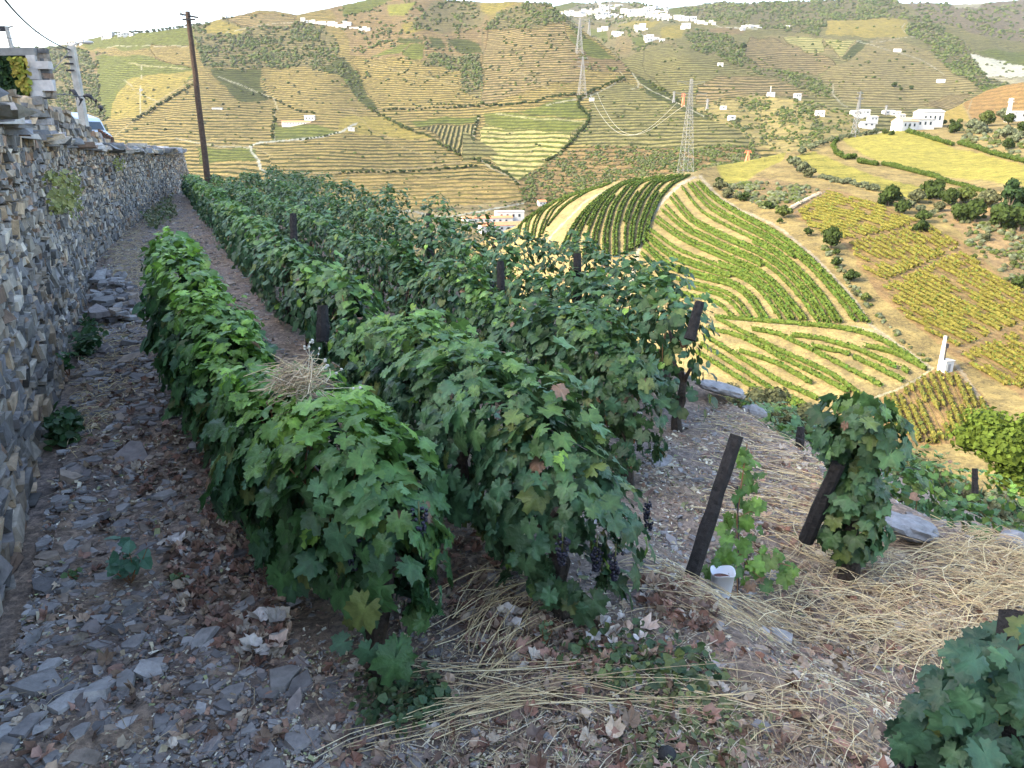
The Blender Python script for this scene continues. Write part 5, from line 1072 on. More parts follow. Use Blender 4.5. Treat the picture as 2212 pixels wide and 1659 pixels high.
for j, ln in enumerate(fam):
    a, b = 0, len(ln)
    if j % 5 == 2: a = int(len(ln)*.35)
    if j % 8 == 7: b = int(len(ln)*.7)
    hedge_row(S1, ln[a:b], ORD[j]+' vine row left of the central white track on the spur', gr, .34, 1.15, (.075, .11, .022), 0, 9, .45, seed=ri); ri += 1
fam = family([[(1322, 397), (1270, 417), (1222, 447), (1190, 480)], [(1262, 413), (1215, 432), (1180, 460), (1165, 495), (1160, 520)], [(1205, 434), (1160, 459), (1140, 480), (1135, 510)], [(1150, 466), (1122, 485), (1112, 500), (1108, 520)]], pairs(5, .36))
for j, ln in enumerate(fam):
    hedge_row(S1, ln, ORD[j]+' vine row left of the second, narrower white track on the spur', gr, .34, 1.15, (.075, .11, .022), 0, 9, .45, seed=ri); ri += 1
low = [([(1545, 688), (1640, 697), (1750, 705), (1850, 716), (1920, 745), (1985, 790)], 'long top hedge bounding the lower vineyard, ending at the white pole'),
 ([(1548, 692), (1610, 725), (1700, 770), (1790, 808), (1862, 862)], 'vine row starting at the left end of the top hedge and slanting down'),
 ([(1530, 714), (1600, 730), (1680, 773), (1770, 818), (1830, 850)], 'second long slanting vine row below the top hedge'), ([(1522, 730), (1600, 778), (1680, 828), (1770, 868)], 'third long slanting vine row below the top hedge'),
 ([(1515, 748), (1600, 802), (1690, 862), (1720, 885)], 'fourth slanting vine row near the bottom of the spur'), ([(1505, 765), (1580, 812), (1650, 856)], 'lowest slanting vine row on the left of the spur'),
 ([(1625, 715), (1680, 725), (1720, 745), (1757, 762)], 'upper piece of the broken vine row in the middle of the lower vineyard'), ([(1760, 764), (1830, 800), (1908, 840)], 'lower piece of the broken vine row in the middle of the lower vineyard'),
 ([(1710, 728), (1770, 735), (1850, 758), (1935, 797)], 'arched vine row below the long top hedge'), ([(1948, 800), (1962, 809)], 'short stub of vines near the white pole'),
 ([(1757, 752), (1830, 768), (1838, 772)], 'short vine row piece under the arched row'), ([(1845, 777), (1900, 802), (1950, 828)], 'vine row right of the short piece near the white pole'), ([(1870, 752), (1930, 765), (2005, 805)], 'outermost short vine row reaching the foot of the white pole'),
 ([(1597, 762), (1680, 790), (1757, 835)], 'separate vine row with a free left end in the lower left of the spur'), ([(1680, 850), (1730, 875), (1760, 900)], 'last short vine row above the dark olive trees')]
for ln, lab in low: hedge_row(S1, smoothc(resamp(ln, 14), 1), lab, gr, .42, 1.2, (.09, .13, .024), 0, 14, .36, step=.8, seed=ri); ri += 1
# small terraces of orange vines
def clip_rows(poly, slope, spacing, bend=0, over=60):
    poly = np.array(poly, float); x0, y0 = poly.min(0); x1, y1 = poly.max(0); out = []
    c = y0-abs(slope)*(x1-x0)-over
    while c < y1+abs(slope)*(x1-x0)+over:
        xs = np.arange(x0, x1, 4.0); ys = c+slope*(xs-x0)+bend*((xs-x0)/(x1-x0))**2+1.5*np.sin(xs/40+c/30)
        m = inpoly(xs, ys, poly); i = np.flatnonzero(m)
        if len(i) > 4:
            i = i[:np.flatnonzero(np.diff(i) > 1)[0]+1] if (np.diff(i) > 1).any() else i
            if len(i) > 4: out.append(np.stack([xs[i], ys[i]], -1))
        c += spacing
    return out
OR = (.15, .14, .03); gro = 'low rows of yellowing vines on the orange plots'
for poly, sl, sp, bend, lab in [([(1722, 458), (1790, 412), (1920, 450), (1990, 482), (1930, 500), (1850, 515), (1800, 520), (1745, 490)], .24, 6.5, 14, 'of the uppermost orange plot right of the low wall'),
  ([(1835, 525), (1930, 500), (1995, 484), (2075, 522), (2070, 540), (1900, 618), (1855, 570)], .50, 10, 20, 'of the orange plot right of the large lone tree'),
  ([(1905, 622), (2075, 544), (2240, 655), (2240, 690), (2065, 758), (1960, 690)], .46, 10, 16, 'of the broadest orange plot at middle right'),
  ([(2075, 768), (2240, 700), (2240, 850), (2160, 830), (2110, 800)], .6, 13, 0, 'of the right edge orange plot beyond the white pole'),
  ]:
    for j, ln in enumerate(clip_rows(poly, sl, sp, bend)):
        hedge_row(S1, ln, ORD[j]+' row from the top '+lab, gro, .42, .95, OR, .30, 11, .36, step=.9, seed=ri); ri += 1
rot = lambda a: np.stack([a[:, 1], a[:, 0]], -1)
for j, ln in enumerate(clip_rows([(y, x) for x, y in [(1895, 872), (2012, 808), (2060, 800), (2150, 905), (2100, 962), (1960, 962)]], .42, 17, 0)):
    hedge_row(S1, rot(ln), ORD[j]+' row from the left in the orange plot below the white pole', gro, .4, 1.0, OR, .3, 11, .34, step=.8, seed=ri); ri += 1
print('rows', ri, 'trees', ntree)

# ------------------------------------------------------------------ buildings
def house(name, pos, w, d, h, rz, label, cat, group=None, roofcol='roof', rise=.28, windows=3, eave=.4):
    e = empty(name, tuple(pos), label, cat, group, (0, 0, rz))
    mb = MB(); mb.box((0, 0, h/2-1.5), (w, d, h+3)); 
    gv = [[-w/2, -d/2, h], [-w/2, d/2, h], [-w/2, 0, h+d*rise], [w/2, -d/2, h], [w/2, d/2, h], [w/2, 0, h+d*rise]]; mb.add(gv, tri=[[0, 2, 1], [3, 4, 5]])
    mb.build('wall', M['white'], e, local=True)
    rb = MB(); x = w/2+eave; y = d/2+eave; zt = h+d*rise+.12; zb = h-eave*rise*2+.12
    rb.add([[-x, -y, zb], [x, -y, zb], [x, 0, zt], [-x, 0, zt], [-x, y, zb], [x, y, zb], [-x, -y, zb-.15], [x, -y, zb-.15], [-x, y, zb-.15], [x, y, zb-.15]], quad=[[0, 1, 2, 3], [3, 2, 5, 4], [6, 7, 1, 0], [4, 5, 9, 8]], tri=[[6, 0, 3], [8, 3, 4], [1, 7, 2], [2, 9, 5]])
    rb.build('roof', M[roofcol], e, local=True)
    for i in range(windows):
        wb = MB(); wb.box(((i+.5)/windows*w*.86-w*.43, -d/2-.03, h*.55), (w/windows*.3, .12, h*.32)); wb.build('window', M['glass'], e, local=True)
    return e
def at(S, x, y): return S.at(x, y)
M['palroof'] = simple('faded_roof', (.55, .42, .32), .9, .8, .2); M['tanroof'] = simple('tan_roof', (.56, .38, .18), .9, .8, .2)
house('farmhouse', at(S2, 641, 270), 42, 8, 4.0, .06, 'long low white farmhouse with red tiled roof below the terraces at left', 'farmhouse', windows=9)
house('villa', at(S2, 670, 262), 15, 9, 7.5, .06, 'square white villa with two storeys right behind the long red roofed farmhouse', 'villa', roofcol='white', rise=.12, windows=3)
house('shed', at(S2, 470, 237), 17, 5, 2.8, .0, 'small white shed alone on the striped terraces right of the wooden pole', 'shed', roofcol='white', rise=.05)
house('hut', at(S2, 305, 196), 6, 4, 3.2, .3, 'tiny white hut on the vertical path of the golden slope at left', 'hut', roofcol='white', rise=.05, windows=1)
house('hut', at(S2, 1278, 217), 7, 4, 3.4, 0, 'tiny white hut under the left foot of the far pylon', 'hut', roofcol='white', rise=.05, windows=1)
house('shed', at(S2, 759, 281), 9, 5, 2.6, .2, 'small white shed with a tree above the tan terraces right of the white road', 'shed', roofcol='white', rise=.1, windows=1)
house('hut', at(S2, 1170, 443), 8, 6, 3.6, .3, 'small white house at the valley mouth left of the spur rim', 'house', windows=2)
house('warehouse', P(1086, 499, 640), 42, 13, 5.5, .34, 'long warehouse with bright orange red roof down in the valley just above the vines', 'warehouse', windows=6, rise=.18)
house('warehouse', P(1052, 482, 680), 46, 12, 5.0, .20, 'long white walled warehouse with pale red roof left of the orange roofed one', 'warehouse', windows=7, rise=.12)
house('warehouse', P(1100, 475, 690), 26, 12, 8.0, .20, 'tall white winery block behind the orange roofed warehouse in the valley', 'winery', roofcol='white', rise=.05, windows=4)
house('hut', at(S2, 1562, 236), 7, 5, 3.4, 0, 'small white hut on the left of the bushy yellow hillock', 'hut', roofcol='white', rise=.1, windows=1)
house('hut', at(S2, 1580, 258), 8, 5, 3.2, .2, 'small white domed hut low on the left side of the bushy hillock', 'hut', roofcol='white', rise=.2, windows=1)
house('house', at(S2, 1665, 206), 9, 6, 3.2, 0, 'small white house under the white monument on the hillock', 'house', roofcol='white', rise=.1, windows=2)
house('house', at(S2, 1722, 212), 8, 6, 5, .2, 'white house on top of the bushy hillock right of the monument', 'house', roofcol='white', rise=.1, windows=2)
house('house', at(S3, 1938, 112), 14, 7, 5, 0, 'white house standing high on the far terraces', 'house', roofcol='white', rise=.15, windows=3)
house('house', at(S3, 2032, 178), 12, 7, 4, 0, 'white house with a dark tree on the lower far terraces', 'house', roofcol='white', rise=.15, windows=3)
house('hut', at(S3, 1556, 142), 9, 6, 5, 0, 'white cube hut at the border of the scrub above the rosy terraces', 'hut', roofcol='white', rise=.05, windows=1)
for x, y, w, lab in [(1850, 250, 14, 'white house at the left of the valley hamlet'), (1866, 248, 12, 'second white house of the valley hamlet'), (1884, 262, 10, 'small white house low in the valley hamlet'), (1918, 248, 16, 'large white house in the middle of the valley hamlet'), (1932, 250, 14, 'white house right in the valley hamlet'), (1945, 256, 10, 'rightmost small white house of the valley hamlet'), (1872, 275, 16, 'white house nearest the white pylon'), (1770, 251, 10, 'small white house on the right slope of the bushy hillock')]:
    house('house', at(S2 if x < 1900 else S3, x, y), w, 7, 5, rng.uniform(-.3, .3), lab, 'house', 'white houses in the valley right of the hillock', 'palroof' if w < 12 else 'white', .15, 2)
# the farm on the spur
house('farmhouse', at(S1, 1952, 281), 12, 8, 5.0, .35, 'white farmhouse with tan roof and two dark cypresses at the top of the spur', 'farmhouse', roofcol='tanroof', rise=.25, windows=3)
house('winery', at(S1, 1980, 278), 16, 9, 5.2, .2, 'glaring white winery block right of the farmhouse on the spur', 'winery', roofcol='white', rise=.06, windows=4)
house('winery', at(S1, 2002, 272), 14, 9, 8, .1, 'tallest white building of the winery with a stepped top', 'winery', roofcol='white', rise=.15, windows=4)
house('shed', at(S1, 2205, 258), 12, 8, 4, 0, 'white shed at the right edge behind the slim pylon', 'shed', roofcol='white', rise=.1, windows=1)
for x, lab in ((1944, 'dark slim cypress left in front of the white farmhouse'), (1962, 'dark slim cypress right in front of the white farmhouse')):
    plant(S1.at(x, 283), px_r(S1, x, 283, 5), 'pine', 260, .3, lab, 'tree', None, 'cypress_tree', 2.0)
# hilltop village and hamlets: one prototype copied
vil = []
for (xa, ya, xb, yb, n) in [(1212, 30, 1300, 30, 13), (1225, 36, 1330, 35, 20), (1260, 24, 1330, 22, 9), (1300, 18, 1345, 12, 5), (1290, 38, 1345, 38, 8), (1340, 29, 1400, 26, 14), (1350, 36, 1412, 32, 18), (1390, 22, 1420, 20, 6), (1395, 38, 1450, 38, 16), (1412, 31, 1440, 27, 8), (1415, 42, 1445, 44, 5), (1460, 42, 1500, 46, 8), (1500, 50, 1545, 52, 6)]:
    for i in range(n): vil.append((xa+(xb-xa)*(i+rng.random())/n, ya+(yb-ya)*(i+.5)/n+rng.normal(0, 1.5)))
proto_h = None
def village(pts, S, label, group, sc, rf):
    global proto_h
    few = len(pts) <= 20
    if few: pts = sorted(pts)
    for i, (x, y) in enumerate(pts):
        if proto_h is None or i == 0:
            hh = house('village_house', at(S, x, y), 11, 8, 6, rng.uniform(-.5, .5), (ORD[0]+' from left, '+label) if few else label, 'house', group, rf, .18, 2); proto_h = hh
            hh.scale = (sc, sc, sc)
        else:
            s = sc*rng.uniform(.5, 1.15); copy_thing(proto_h, tuple(at(S, x, y)), rng.uniform(-.5, .5), (s*rng.uniform(.8, 1.8), s, s*rng.uniform(.8, 1.3)), (ORD[i]+' from left, '+label) if few else label, None, group)
village(vil[::5], S3, 'small house with faded red roof in the white hilltop village', 'red roofed houses of the hilltop village', 1.1, 'palroof')
village([v for i, v in enumerate(vil) if i % 5], S3, 'small white house in the hilltop village on the skyline', 'white houses of the hilltop village', 1.35, 'white')
village([(1375, 60), (1388, 62), (1380, 66), (1393, 66), (1302, 62), (1308, 66), (1295, 68), (1330, 77), (1337, 77)], S3, 'white house in a small cluster below the hilltop village', 'white houses below the village', 1.3, 'white')
village([(1398, 86), (1404, 84), (1410, 87), (1416, 85), (1402, 90), (1475, 62), (1482, 60), (1430, 90)], S3, 'white house in the cluster beside the pale road below the village', 'white houses beside the pale road', 1.3, 'white')
village([(655+i*7.5+rng.normal(0, 1.5), 45+i*1.3+rng.normal(0, 1.5)) for i in range(13)]+[(760, 62), (770, 62), (780, 66), (788, 64), (795, 66)], S2, 'small white house in the hamlet strung along the upper left hillside', 'white houses of the upper left hamlet', .85, 'white')
village([(745, 52), (752, 55), (1440, 20)], S2, 'small white house by itself above the upper left hamlet', 'single white houses', .8, 'white')
village([(1606, 62), (1614, 60), (1622, 62), (1632, 60), (1640, 62), (1604, 66), (1700, 62)], S3, 'white house in the row below the dark wooded hill', 'white houses below the wooded hill', 1.0, 'white')
village([(150, 98), (157, 96), (164, 99), (178, 95)], S2, 'house with bright red roof on the skyline above the street lamp', 'red roofed houses on the left skyline', 1.3, 'roof')
village([(232, 82), (240, 80), (262, 78), (274, 78), (285, 78), (225, 84)], S2, 'low white house on the skyline right of the red roofed ones', 'white houses on the left skyline', 1.2, 'white')
village([(478, 40), (486, 39), (1030+265, 8)], S2, 'small house on the skyline right of the wooden pole', 'houses on the skyline by the pole', .8, 'palroof')

# ------------------------------------------------------------------ pylons
def pylon(base, H, wb, label, group=None, t=.16, arms=3, mat='steel', rz=0.0, wt=None, extra=0, red=False, aw=None):
    e = empty('pylon', tuple(base), label, 'pylon', group, (0, 0, rz)); mb = MB(); wt = wt or wb*.16
    def half(z): return (wb/2)*(1-z/H)**1.15+wt/2
    zs = [0]; 
    while zs[-1] < H*.97: zs.append(zs[-1]+max(half(zs[-1])*1.7, H*.035))
    zs[-1] = H; zs = np.array(zs)
    cor = [(-1, -1), (1, -1), (1, 1), (-1, 1)]
    for cx, cy in cor: mb.tube([[cx*half(z), cy*half(z), z] for z in np.concatenate([[-extra], zs])], t, 4)
    for a, b in zip(zs[:-1], zs[1:]):
        for q in range(4):
            c0, c1 = cor[q], cor[(q+1) % 4]; ha, hb = half(a), half(b)
            mb.tube([[c0[0]*ha, c0[1]*ha, a], [c1[0]*hb, c1[1]*hb, b]], t*.6, 4, cap=False); mb.tube([[c1[0]*ha, c1[1]*ha, a], [c0[0]*hb, c0[1]*hb, b]], t*.6, 4, cap=False); mb.tube([[c0[0]*hb, c0[1]*hb, b], [c1[0]*hb, c1[1]*hb, b]], t*.6, 4, cap=False)
    mb.build('lattice_tower', M[mat], e, local=True)
    for i in range(arms):
        z = H*(.97-.11*i); L = (aw or wb*.9)*(1 if i == 1 else .82); ab = MB()
        for s in (-1, 1):
            h = half(z)
            for yy in (-h, h): ab.tube([[s*h, yy, z], [s*L, 0, z+.2]], t*.7, 4); ab.tube([[s*h, yy, z-H*.035], [s*L, 0, z+.2]], t*.6, 4)
            ab.tube([[s*L, 0, z+.2], [s*L, 0, z-H*.03]], t*.7, 4)
        ab.build('cross_arm', M[mat], e, local=True)
    return e
def pyl(S, x, y, hpx, label, wpx, k=None, **kw):
    k = k or float(S.k(x, y)); return pylon(P(x, y, k), hpx*k/F*1.04, wpx*k/F, label, **kw)
M['redsteel'] = simple('red_steel', (.75, .20, .10), .6)
pyl(S2, 1479, 392, 198, 'tall grey lattice pylon rising from behind the crest of the near spur', 24, k=375, t=.09, arms=2, rz=.3, extra=30, aw=9)
pyl(S1, 1846, 296, 88, 'bright white lattice pylon beside the olives at the left of the white farm', 11, t=.13, arms=2, rz=.5, extra=4, aw=3)
pyl(S2, 1257, 206, 74, 'slender lattice pylon standing on the rosy terraces left of the tall one', 14, t=.22, extra=3, rz=.2)
pyl(S2, 1251, 117, 68, 'far lattice pylon on the left of two near the green ridge', 12, t=.28, extra=3, rz=.2)
pyl(S3, 1272, 82, 36, 'small far lattice pylon on the right of two below the village', 6, t=.32, extra=3, rz=.2)
pyl(S3, 1316, 32, 26, 'tiny pylon on the skyline above the village', 5, t=.7, extra=3)
pyl(S2, 1614, 352, 24, 'small red and white pylon just above the yellow field of the spur', 8, k=560, t=.3, mat='redsteel', arms=2, extra=20)
pyl(S3, 1695, 232, 26, 'small red lattice pylon on the ridge left of the hillock', 5, t=.4, mat='redsteel', extra=3) if False else None
pyl(S2, 1475, 230, 26, 'small orange red pylon right behind the top of the tall pylon', 5, t=.35, mat='redsteel', extra=3)
pyl(S2, 1455, 222, 22, 'small grey pylon left of the orange red one on the descending ridge', 4, t=.3, extra=3)
pyl(S3, 1912, 250, 20, 'tiny white pylon behind the valley hamlet', 4, t=.35, extra=3)
pyl(S2, 1527, 238, 22, 'small pylon at the left foot of the bushy hillock', 4, t=.35, extra=3)
def tower(pos, H, r, label, name, cat):
    mb = MB(); mb.tube([[0, 0, -2], [0, 0, H*.3], [0, 0, H]], [r, r*.8, r*.45], 8); e = empty(name, tuple(pos), label, cat); mb.build('shaft', M['white'], e, local=True)
    b2 = MB(); b2.box((0, 0, .6), (r*4, r*4, 1.6)); b2.build('plinth', M['white'], e, local=True); return e
tower(S2.at(1664, 203), 10, .9, 'white obelisk monument on top of the small house on the hillock', 'monument', 'monument')
k_ = float(S1.k(2176, 262)); pylon(P(2176, 262, k_), 46*k_/F, 1.6, 'slim white tubular pylon above the olives at the upper right', t=.5, arms=2, wt=.5, mat='white', aw=1.6, extra=3)
# white pole with its hut in the middle right
pb = S1.at(2029, 800); e = empty('utility_pole', tuple(pb), 'thick white concrete pole with black fittings standing by the white hut', 'pole')
mb = MB(); mb.box((0, 0, 3.4), (.75, .6, 7.4), taper=.62); mb.build('shaft', M['white'], e, local=True)
mb = MB(); mb.box((.35, 0, 6.5), (.25, .35, .5)); [mb.tube([[.0, 0, 6.9-.15*i], [.9, .1, 6.95-.15*i]], .04, 5) for i in range(4)]; mb.build('insulators', M['wire'], e, local=True)
mb = MB(); mb.box((.62, 0, 5.1), (.5, .5, .8)); mb.build('transformer', M['wire'], e, local=True)
mb = MB(); mb.box((.45, -.3, 2.6), (.16, .16, 4.6)); mb.build('cable_duct', M['wire'], e, local=True)
hut = S1.at(2042, 800); e = empty('meter_hut', tuple(hut), 'small white block hut right at the foot of the white concrete pole', 'hut', rot=(0, 0, .3))
mb = MB(); mb.box((0, 0, .9), (2.0, 1.6, 2.4)); mb.build('wall', M['white'], e, local=True); mb = MB(); mb.box((0, 0, 2.15), (2.3, 1.9, .12)); mb.build('roof', M['concrete'], e, local=True); mb = MB(); mb.box((-.1, -.83, .75), (.7, .06, 1.5)); mb.build('door', M['steel'], e, local=True)
# low stone wall on the spur
ln = line_pts([(1694, 462), (1715, 448), (1745, 432), (1770, 420)], 3); C3 = S1.at(ln[:, 0], ln[:, 1]); mb = MB()
for c in C3:
    for j in range(3): mb.box(c+[rng.normal(0, .1), rng.normal(0, .1), .2+j*.28], (1.0, .7, .3), jit=.1, col=np.array([.40, .34, .26])*rng.uniform(.7, 1.2))
tag(mb.build('low_wall', M['stone']), 'low stone wall running up beside the orange vineyard on the spur', 'wall')
def cable(name, pts, r, mat, label, sag=0, n=24, cat='cable'):
    pts = np.array(pts, float)
    if len(pts) == 2:
        t = np.linspace(0, 1, n)[:, None]; q = pts[0]*(1-t)+pts[1]*t; q[:, 2] -= sag*4*(t*(1-t))[:, 0]; pts = q
    mb = MB(); mb.tube(pts, r, 5); return tag(mb.build(name, M[mat]), label, cat)
def span(pp, k0, k1):
    pp = np.array(pp, float); t = np.linspace(0, 1, 30); xs = np.interp(t, np.linspace(0, 1, len(pp)), pp[:, 0]); c = np.polyfit(pp[:, 0], pp[:, 1], 3); return P(xs, np.polyval(c, xs), k0+(k1-k0)*t)
cable('power_line', span([(1274, 202), (1290, 236), (1320, 275), (1350, 291), (1380, 289), (1425, 258), (1462, 222)], 1000, 420), .10, 'palewire', 'lower pale power line sagging deep between the two lattice pylons', cat='power line')
cable('power_line', span([(1290, 200), (1306, 237), (1335, 276), (1362, 291), (1400, 282), (1445, 252), (1480, 227)], 1000, 430), .10, 'palewire', 'right hand pale power line sagging between the two lattice pylons', cat='power line')
for x, y, k, w, kd, lab in [(1585, 868, 36, 60, 'grey', 'grey green olive just beyond the rubble at the terrace edge'), (1650, 885, 34, 80, 'grey', 'second grey green olive below the terrace edge'), (1730, 925, 32, 100, 'grey', 'third grey green olive left of the lone tall vine'), (1800, 960, 30, 90, 'grey', 'olive hidden behind the lone tall vine'),
  (1945, 1035, 30, 100, 'grey', 'blue grey olive right of the lone tall vine'), (2010, 1065, 28, 110, 'grey', 'broad blue grey olive beyond the sunlit vines'), (2090, 1085, 27, 90, 'grey', 'small grey olive under the large bright shrub'), (2175, 1050, 60, 230, 'bright', 'large bright green shrub tree right below the orange vineyards'), (2290, 1050, 60, 180, 'bright', 'bright green shrub tree cut by the right edge'),
  (2190, 1135, 26, 120, 'olive', 'pale sunlit olive at the right edge behind the lower vines')]:
    p = P(x, y, k); rr = w*k/F/2; gz_ = float(G(p[0], p[1])); top_ = p[2]+2*rr; rr = max(rr, (top_-gz_)/2.0) if k < 50 else rr; p[2] = gz_ if k < 50 else float(min(p[2], S1.at(x, y)[2]+99)); plant(p, rr, kd, 2600, .075, lab, 'tree', 'trees on the slope below the terrace', 'olive_tree' if kd != 'bright' else 'shrub_tree', .95)
# ------------------------------------------------------------------ what lies on the ground
def ground_pts(r, n, poly=None, box=(-60, 2330, 760, 1760), zref=-2.05):
    out = [np.zeros((0, 3))]
    if poly is not None: pa = np.array(poly, float); box = (pa[:, 0].min(), pa[:, 0].max(), pa[:, 1].min(), pa[:, 1].max())
    for _t in range(60):
        if sum(len(o) for o in out) >= n: break
        px = r.uniform(box[0], box[1], n*2); py = r.uniform(box[2], box[3], n*2)
        if poly is not None: m = inpoly(px, py, poly); px, py = px[m], py[m]
        if len(px) == 0: continue
        u, v = uv(px, py); k = -zref/(SP-CP*v); x, y = u*k, (CP+SP*v)*k
        for _ in range(2): z = G(x, y); k = -z/(SP-CP*v); x, y = u*k, (CP+SP*v)*k
        wd, wa = wall_side(x, y); t, s = ts(x, y); m = (wd > .12) & (k > 0) & (k < 40)
        out.append(np.stack([x, y, G(x, y)], -1)[m])
    return np.concatenate(out)[:n]
def gz_at(p): p = p.copy(); p[:, 2] = G(p[:, 0], p[:, 1]); return p
def slate_t(r):
    n = r.integers(5, 8); a = np.sort(r.uniform(0, 2*pi, n)); a = np.linspace(0, 2*pi, n, endpoint=False)+r.normal(0, .25, n); rad = r.uniform(.6, 1.1, n); el = r.uniform(1.0, 2.0)
    o = np.stack([rad*np.cos(a)*el*.5, rad*np.sin(a)*.5], -1); th = r.uniform(.07, .2)
    top = np.concatenate([o*.92, np.full((n, 1), th)], 1); top[:, 2] += r.normal(0, .015, n); bot = np.concatenate([o, np.full((n, 1), -.06)], 1); c = np.array([[0, 0, th+.01]])
    V = np.concatenate([top, bot, c]); T = [[i, (i+1) % n, 2*n] for i in range(n)]+[[i, n+i, (i+1) % n] for i in range(n)]+[[(i+1) % n, n+i, n+(i+1) % n] for i in range(n)]
    return V, np.array(T)
r = np.random.default_rng(99); SLA = [slate_t(r) for _ in range(8)]
def lay(r, n, tilt): 
    nr = np.array([0, 0, 1.])+r.normal(0, tilt, (n, 3)); return frames(nr, r.normal(size=(n, 3)))
SCOL = np.array([(.20, .185, .175), (.24, .225, .21), (.15, .14, .135), (.25, .20, .155), (.29, .275, .26), (.21, .18, .165)])
def slates(name, pts, sizes, seed, label, tilt=.18):
    r = np.random.default_rng(seed); mb = MB(); pick = r.integers(0, 8, len(pts))
    for k in range(8):
        m = pick == k
        if not m.any(): continue
        tv, tf = SLA[k]; V, T = inst(tv, tf, pts[m], lay(r, m.sum(), tilt), sizes[m]); c = SCOL[r.integers(0, len(SCOL), m.sum())]*r.uniform(.75, 1.3, (m.sum(), 1)); mb.add(V, tri=T, col=np.repeat(c, len(tv), 0))
    return tag(mb.build(name, M['slate']), label, 'slate', None, 'stuff')
left = [(-60, 1000), (60, 1000), (210, 560), (300, 560), (330, 760), (420, 900), (560, 1100), (640, 1400), (820, 1560), (1200, 1760), (-60, 1760)]
p1 = ground_pts(r, 3300, left); p2 = ground_pts(r, 2600, None, (500, 2330, 1100, 1760)); p3 = ground_pts(r, 900, None, (180, 340, 480, 900))
p = np.concatenate([p1, p2, p3]); d = np.linalg.norm(p, axis=1); s_ = np.exp(r.normal(-3.95, .55, len(p)))*np.where(np.arange(len(p)) < len(p1), 1.1, .72)*np.clip(d/3, .8, 2.5)
slates('slate_fragments', p, s_, 5, 'grey blue slate shards strewn over the path and the bare soil')
p = ground_pts(r, 9000, None, (-60, 2330, 1000, 1760)); slates('gravel', p, np.exp(r.normal(-4.6, .4, len(p)))*np.clip(np.linalg.norm(p, axis=1)/3, .8, 2), 6, 'fine stone chips covering the bare soil', .5)
def strip_pts(r, n, t0, t1, s0, s1):
    t = r.uniform(t0, t1, n*2); s = s0+(s1-s0)*r.random(n*2)**1.3; x, y = xy(t, s); wd, wa = wall_side(x, y); m = wd > .1; return np.stack([x, y, G(x, y)], -1)[m][:n]
pp = np.concatenate([strip_pts(r, 2600, -1.1, 1.3, 6, 38), strip_pts(r, 900, 1.7, 2.7, 3, 20), strip_pts(r, 500, 3.1, 5.3, 4, 16)]); slates('slate_fragments', pp, np.exp(r.normal(-3.2, .5, len(pp)))*.9, 8, 'slate shards along the narrow path and between the rows further away')
pp = ground_pts(r, 2200, [(1380, 1000), (1560, 830), (1700, 900), (1900, 1150), (1700, 1260), (1400, 1260)]); slates('slate_fragments', pp, np.exp(r.normal(-4.1, .5, len(pp))), 9, 'stone chips on the bare soil around the leaning posts')
# larger slabs, each a thing
slab_at = [(650, 1605, 85, 'largest flat slate slab at the bottom just left of the middle'), (130, 1085, 50, 'pale slate slab beside the wall, left of a second one'), (190, 1085, 40, 'pale slate slab right of the first one beside the wall'), (205, 1130, 60, 'long slate slab below the pair beside the wall'), (255, 1190, 50, 'slate slab left of the green weed'),
 (150, 1525, 90, 'long slanting slate slab in the lower left corner area'), (60, 1575, 70, 'flat slate at the lower left near the corner'), (175, 1590, 70, 'broad slate right of the long slanting slab'), (110, 1445, 60, 'slate slab left of centre in the rubble at lower left'), (290, 1395, 55, 'oval slate lying by itself on the left path'),
 (275, 1475, 70, 'dark slate with yellow leaf bits at lower left'), (345, 1440, 60, 'slate block near the brown curled leaf'), (215, 1400, 50, 'thin slate above the long slanting slab'), (355, 1075, 60, 'slate slab on the path near the first row'), (540, 1455, 40, 'upright slate piece below the first row'), (1030, 1590, 36, 'pale upright slate shard at the bottom middle'),
 (1185, 1600, 40, 'small grey slate shard at the bottom right of middle'), (1690, 1380, 60, 'flat grey stone on the bare soil right of the middle'), (1650, 1580, 50, 'flat stone under the curled grey leaf at lower right'), (585, 1345, 45, 'slate tucked under the left side of the first row'), (505, 1110, 40, 'pale slate near the foot of the first row'), (230, 1255, 60, 'slate pile top stone left of the weed'),
 (395, 1035, 50, 'slate between weeds on the path'), (430, 1280, 45, 'slate among brown leaves at the left of the first row')]
tv0 = []
for i, (x, y, w, lab) in enumerate(slab_at):
    q = Gp(x, y); kq = float(q[1]/(CP+SP*(829.5-y)/F)); tv, tf = SLA[i % 8]; R = lay(r, 1, .10)[0]; s_ = w*kq/F*.75
    V = (tv*[s_, s_, s_*.75])@R.T+np.array([0, 0, .015]); me = mesh('slate_stone', V, tf, M['slate'], None, {'Col': np.repeat(SCOL[[0, 1, 4][i % 3]][None]*1.1*r.uniform(.9, 1.15), len(tv), 0)}); me.location = tuple(q); tag(me, lab, 'slate', 'larger slate slabs lying on the ground')
# slate heap at the wall foot
p = ground_pts(r, 170, [(190, 640), (215, 600), (290, 620), (290, 700), (200, 710)]); p[:, 2] += np.clip(.16-np.abs(r.normal(0, .1, len(p))), 0, .2); slates('slate_heap', p, np.exp(r.normal(-2.1, .35, len(p))), 7, 'small heap of fallen slate at the foot of the wall')
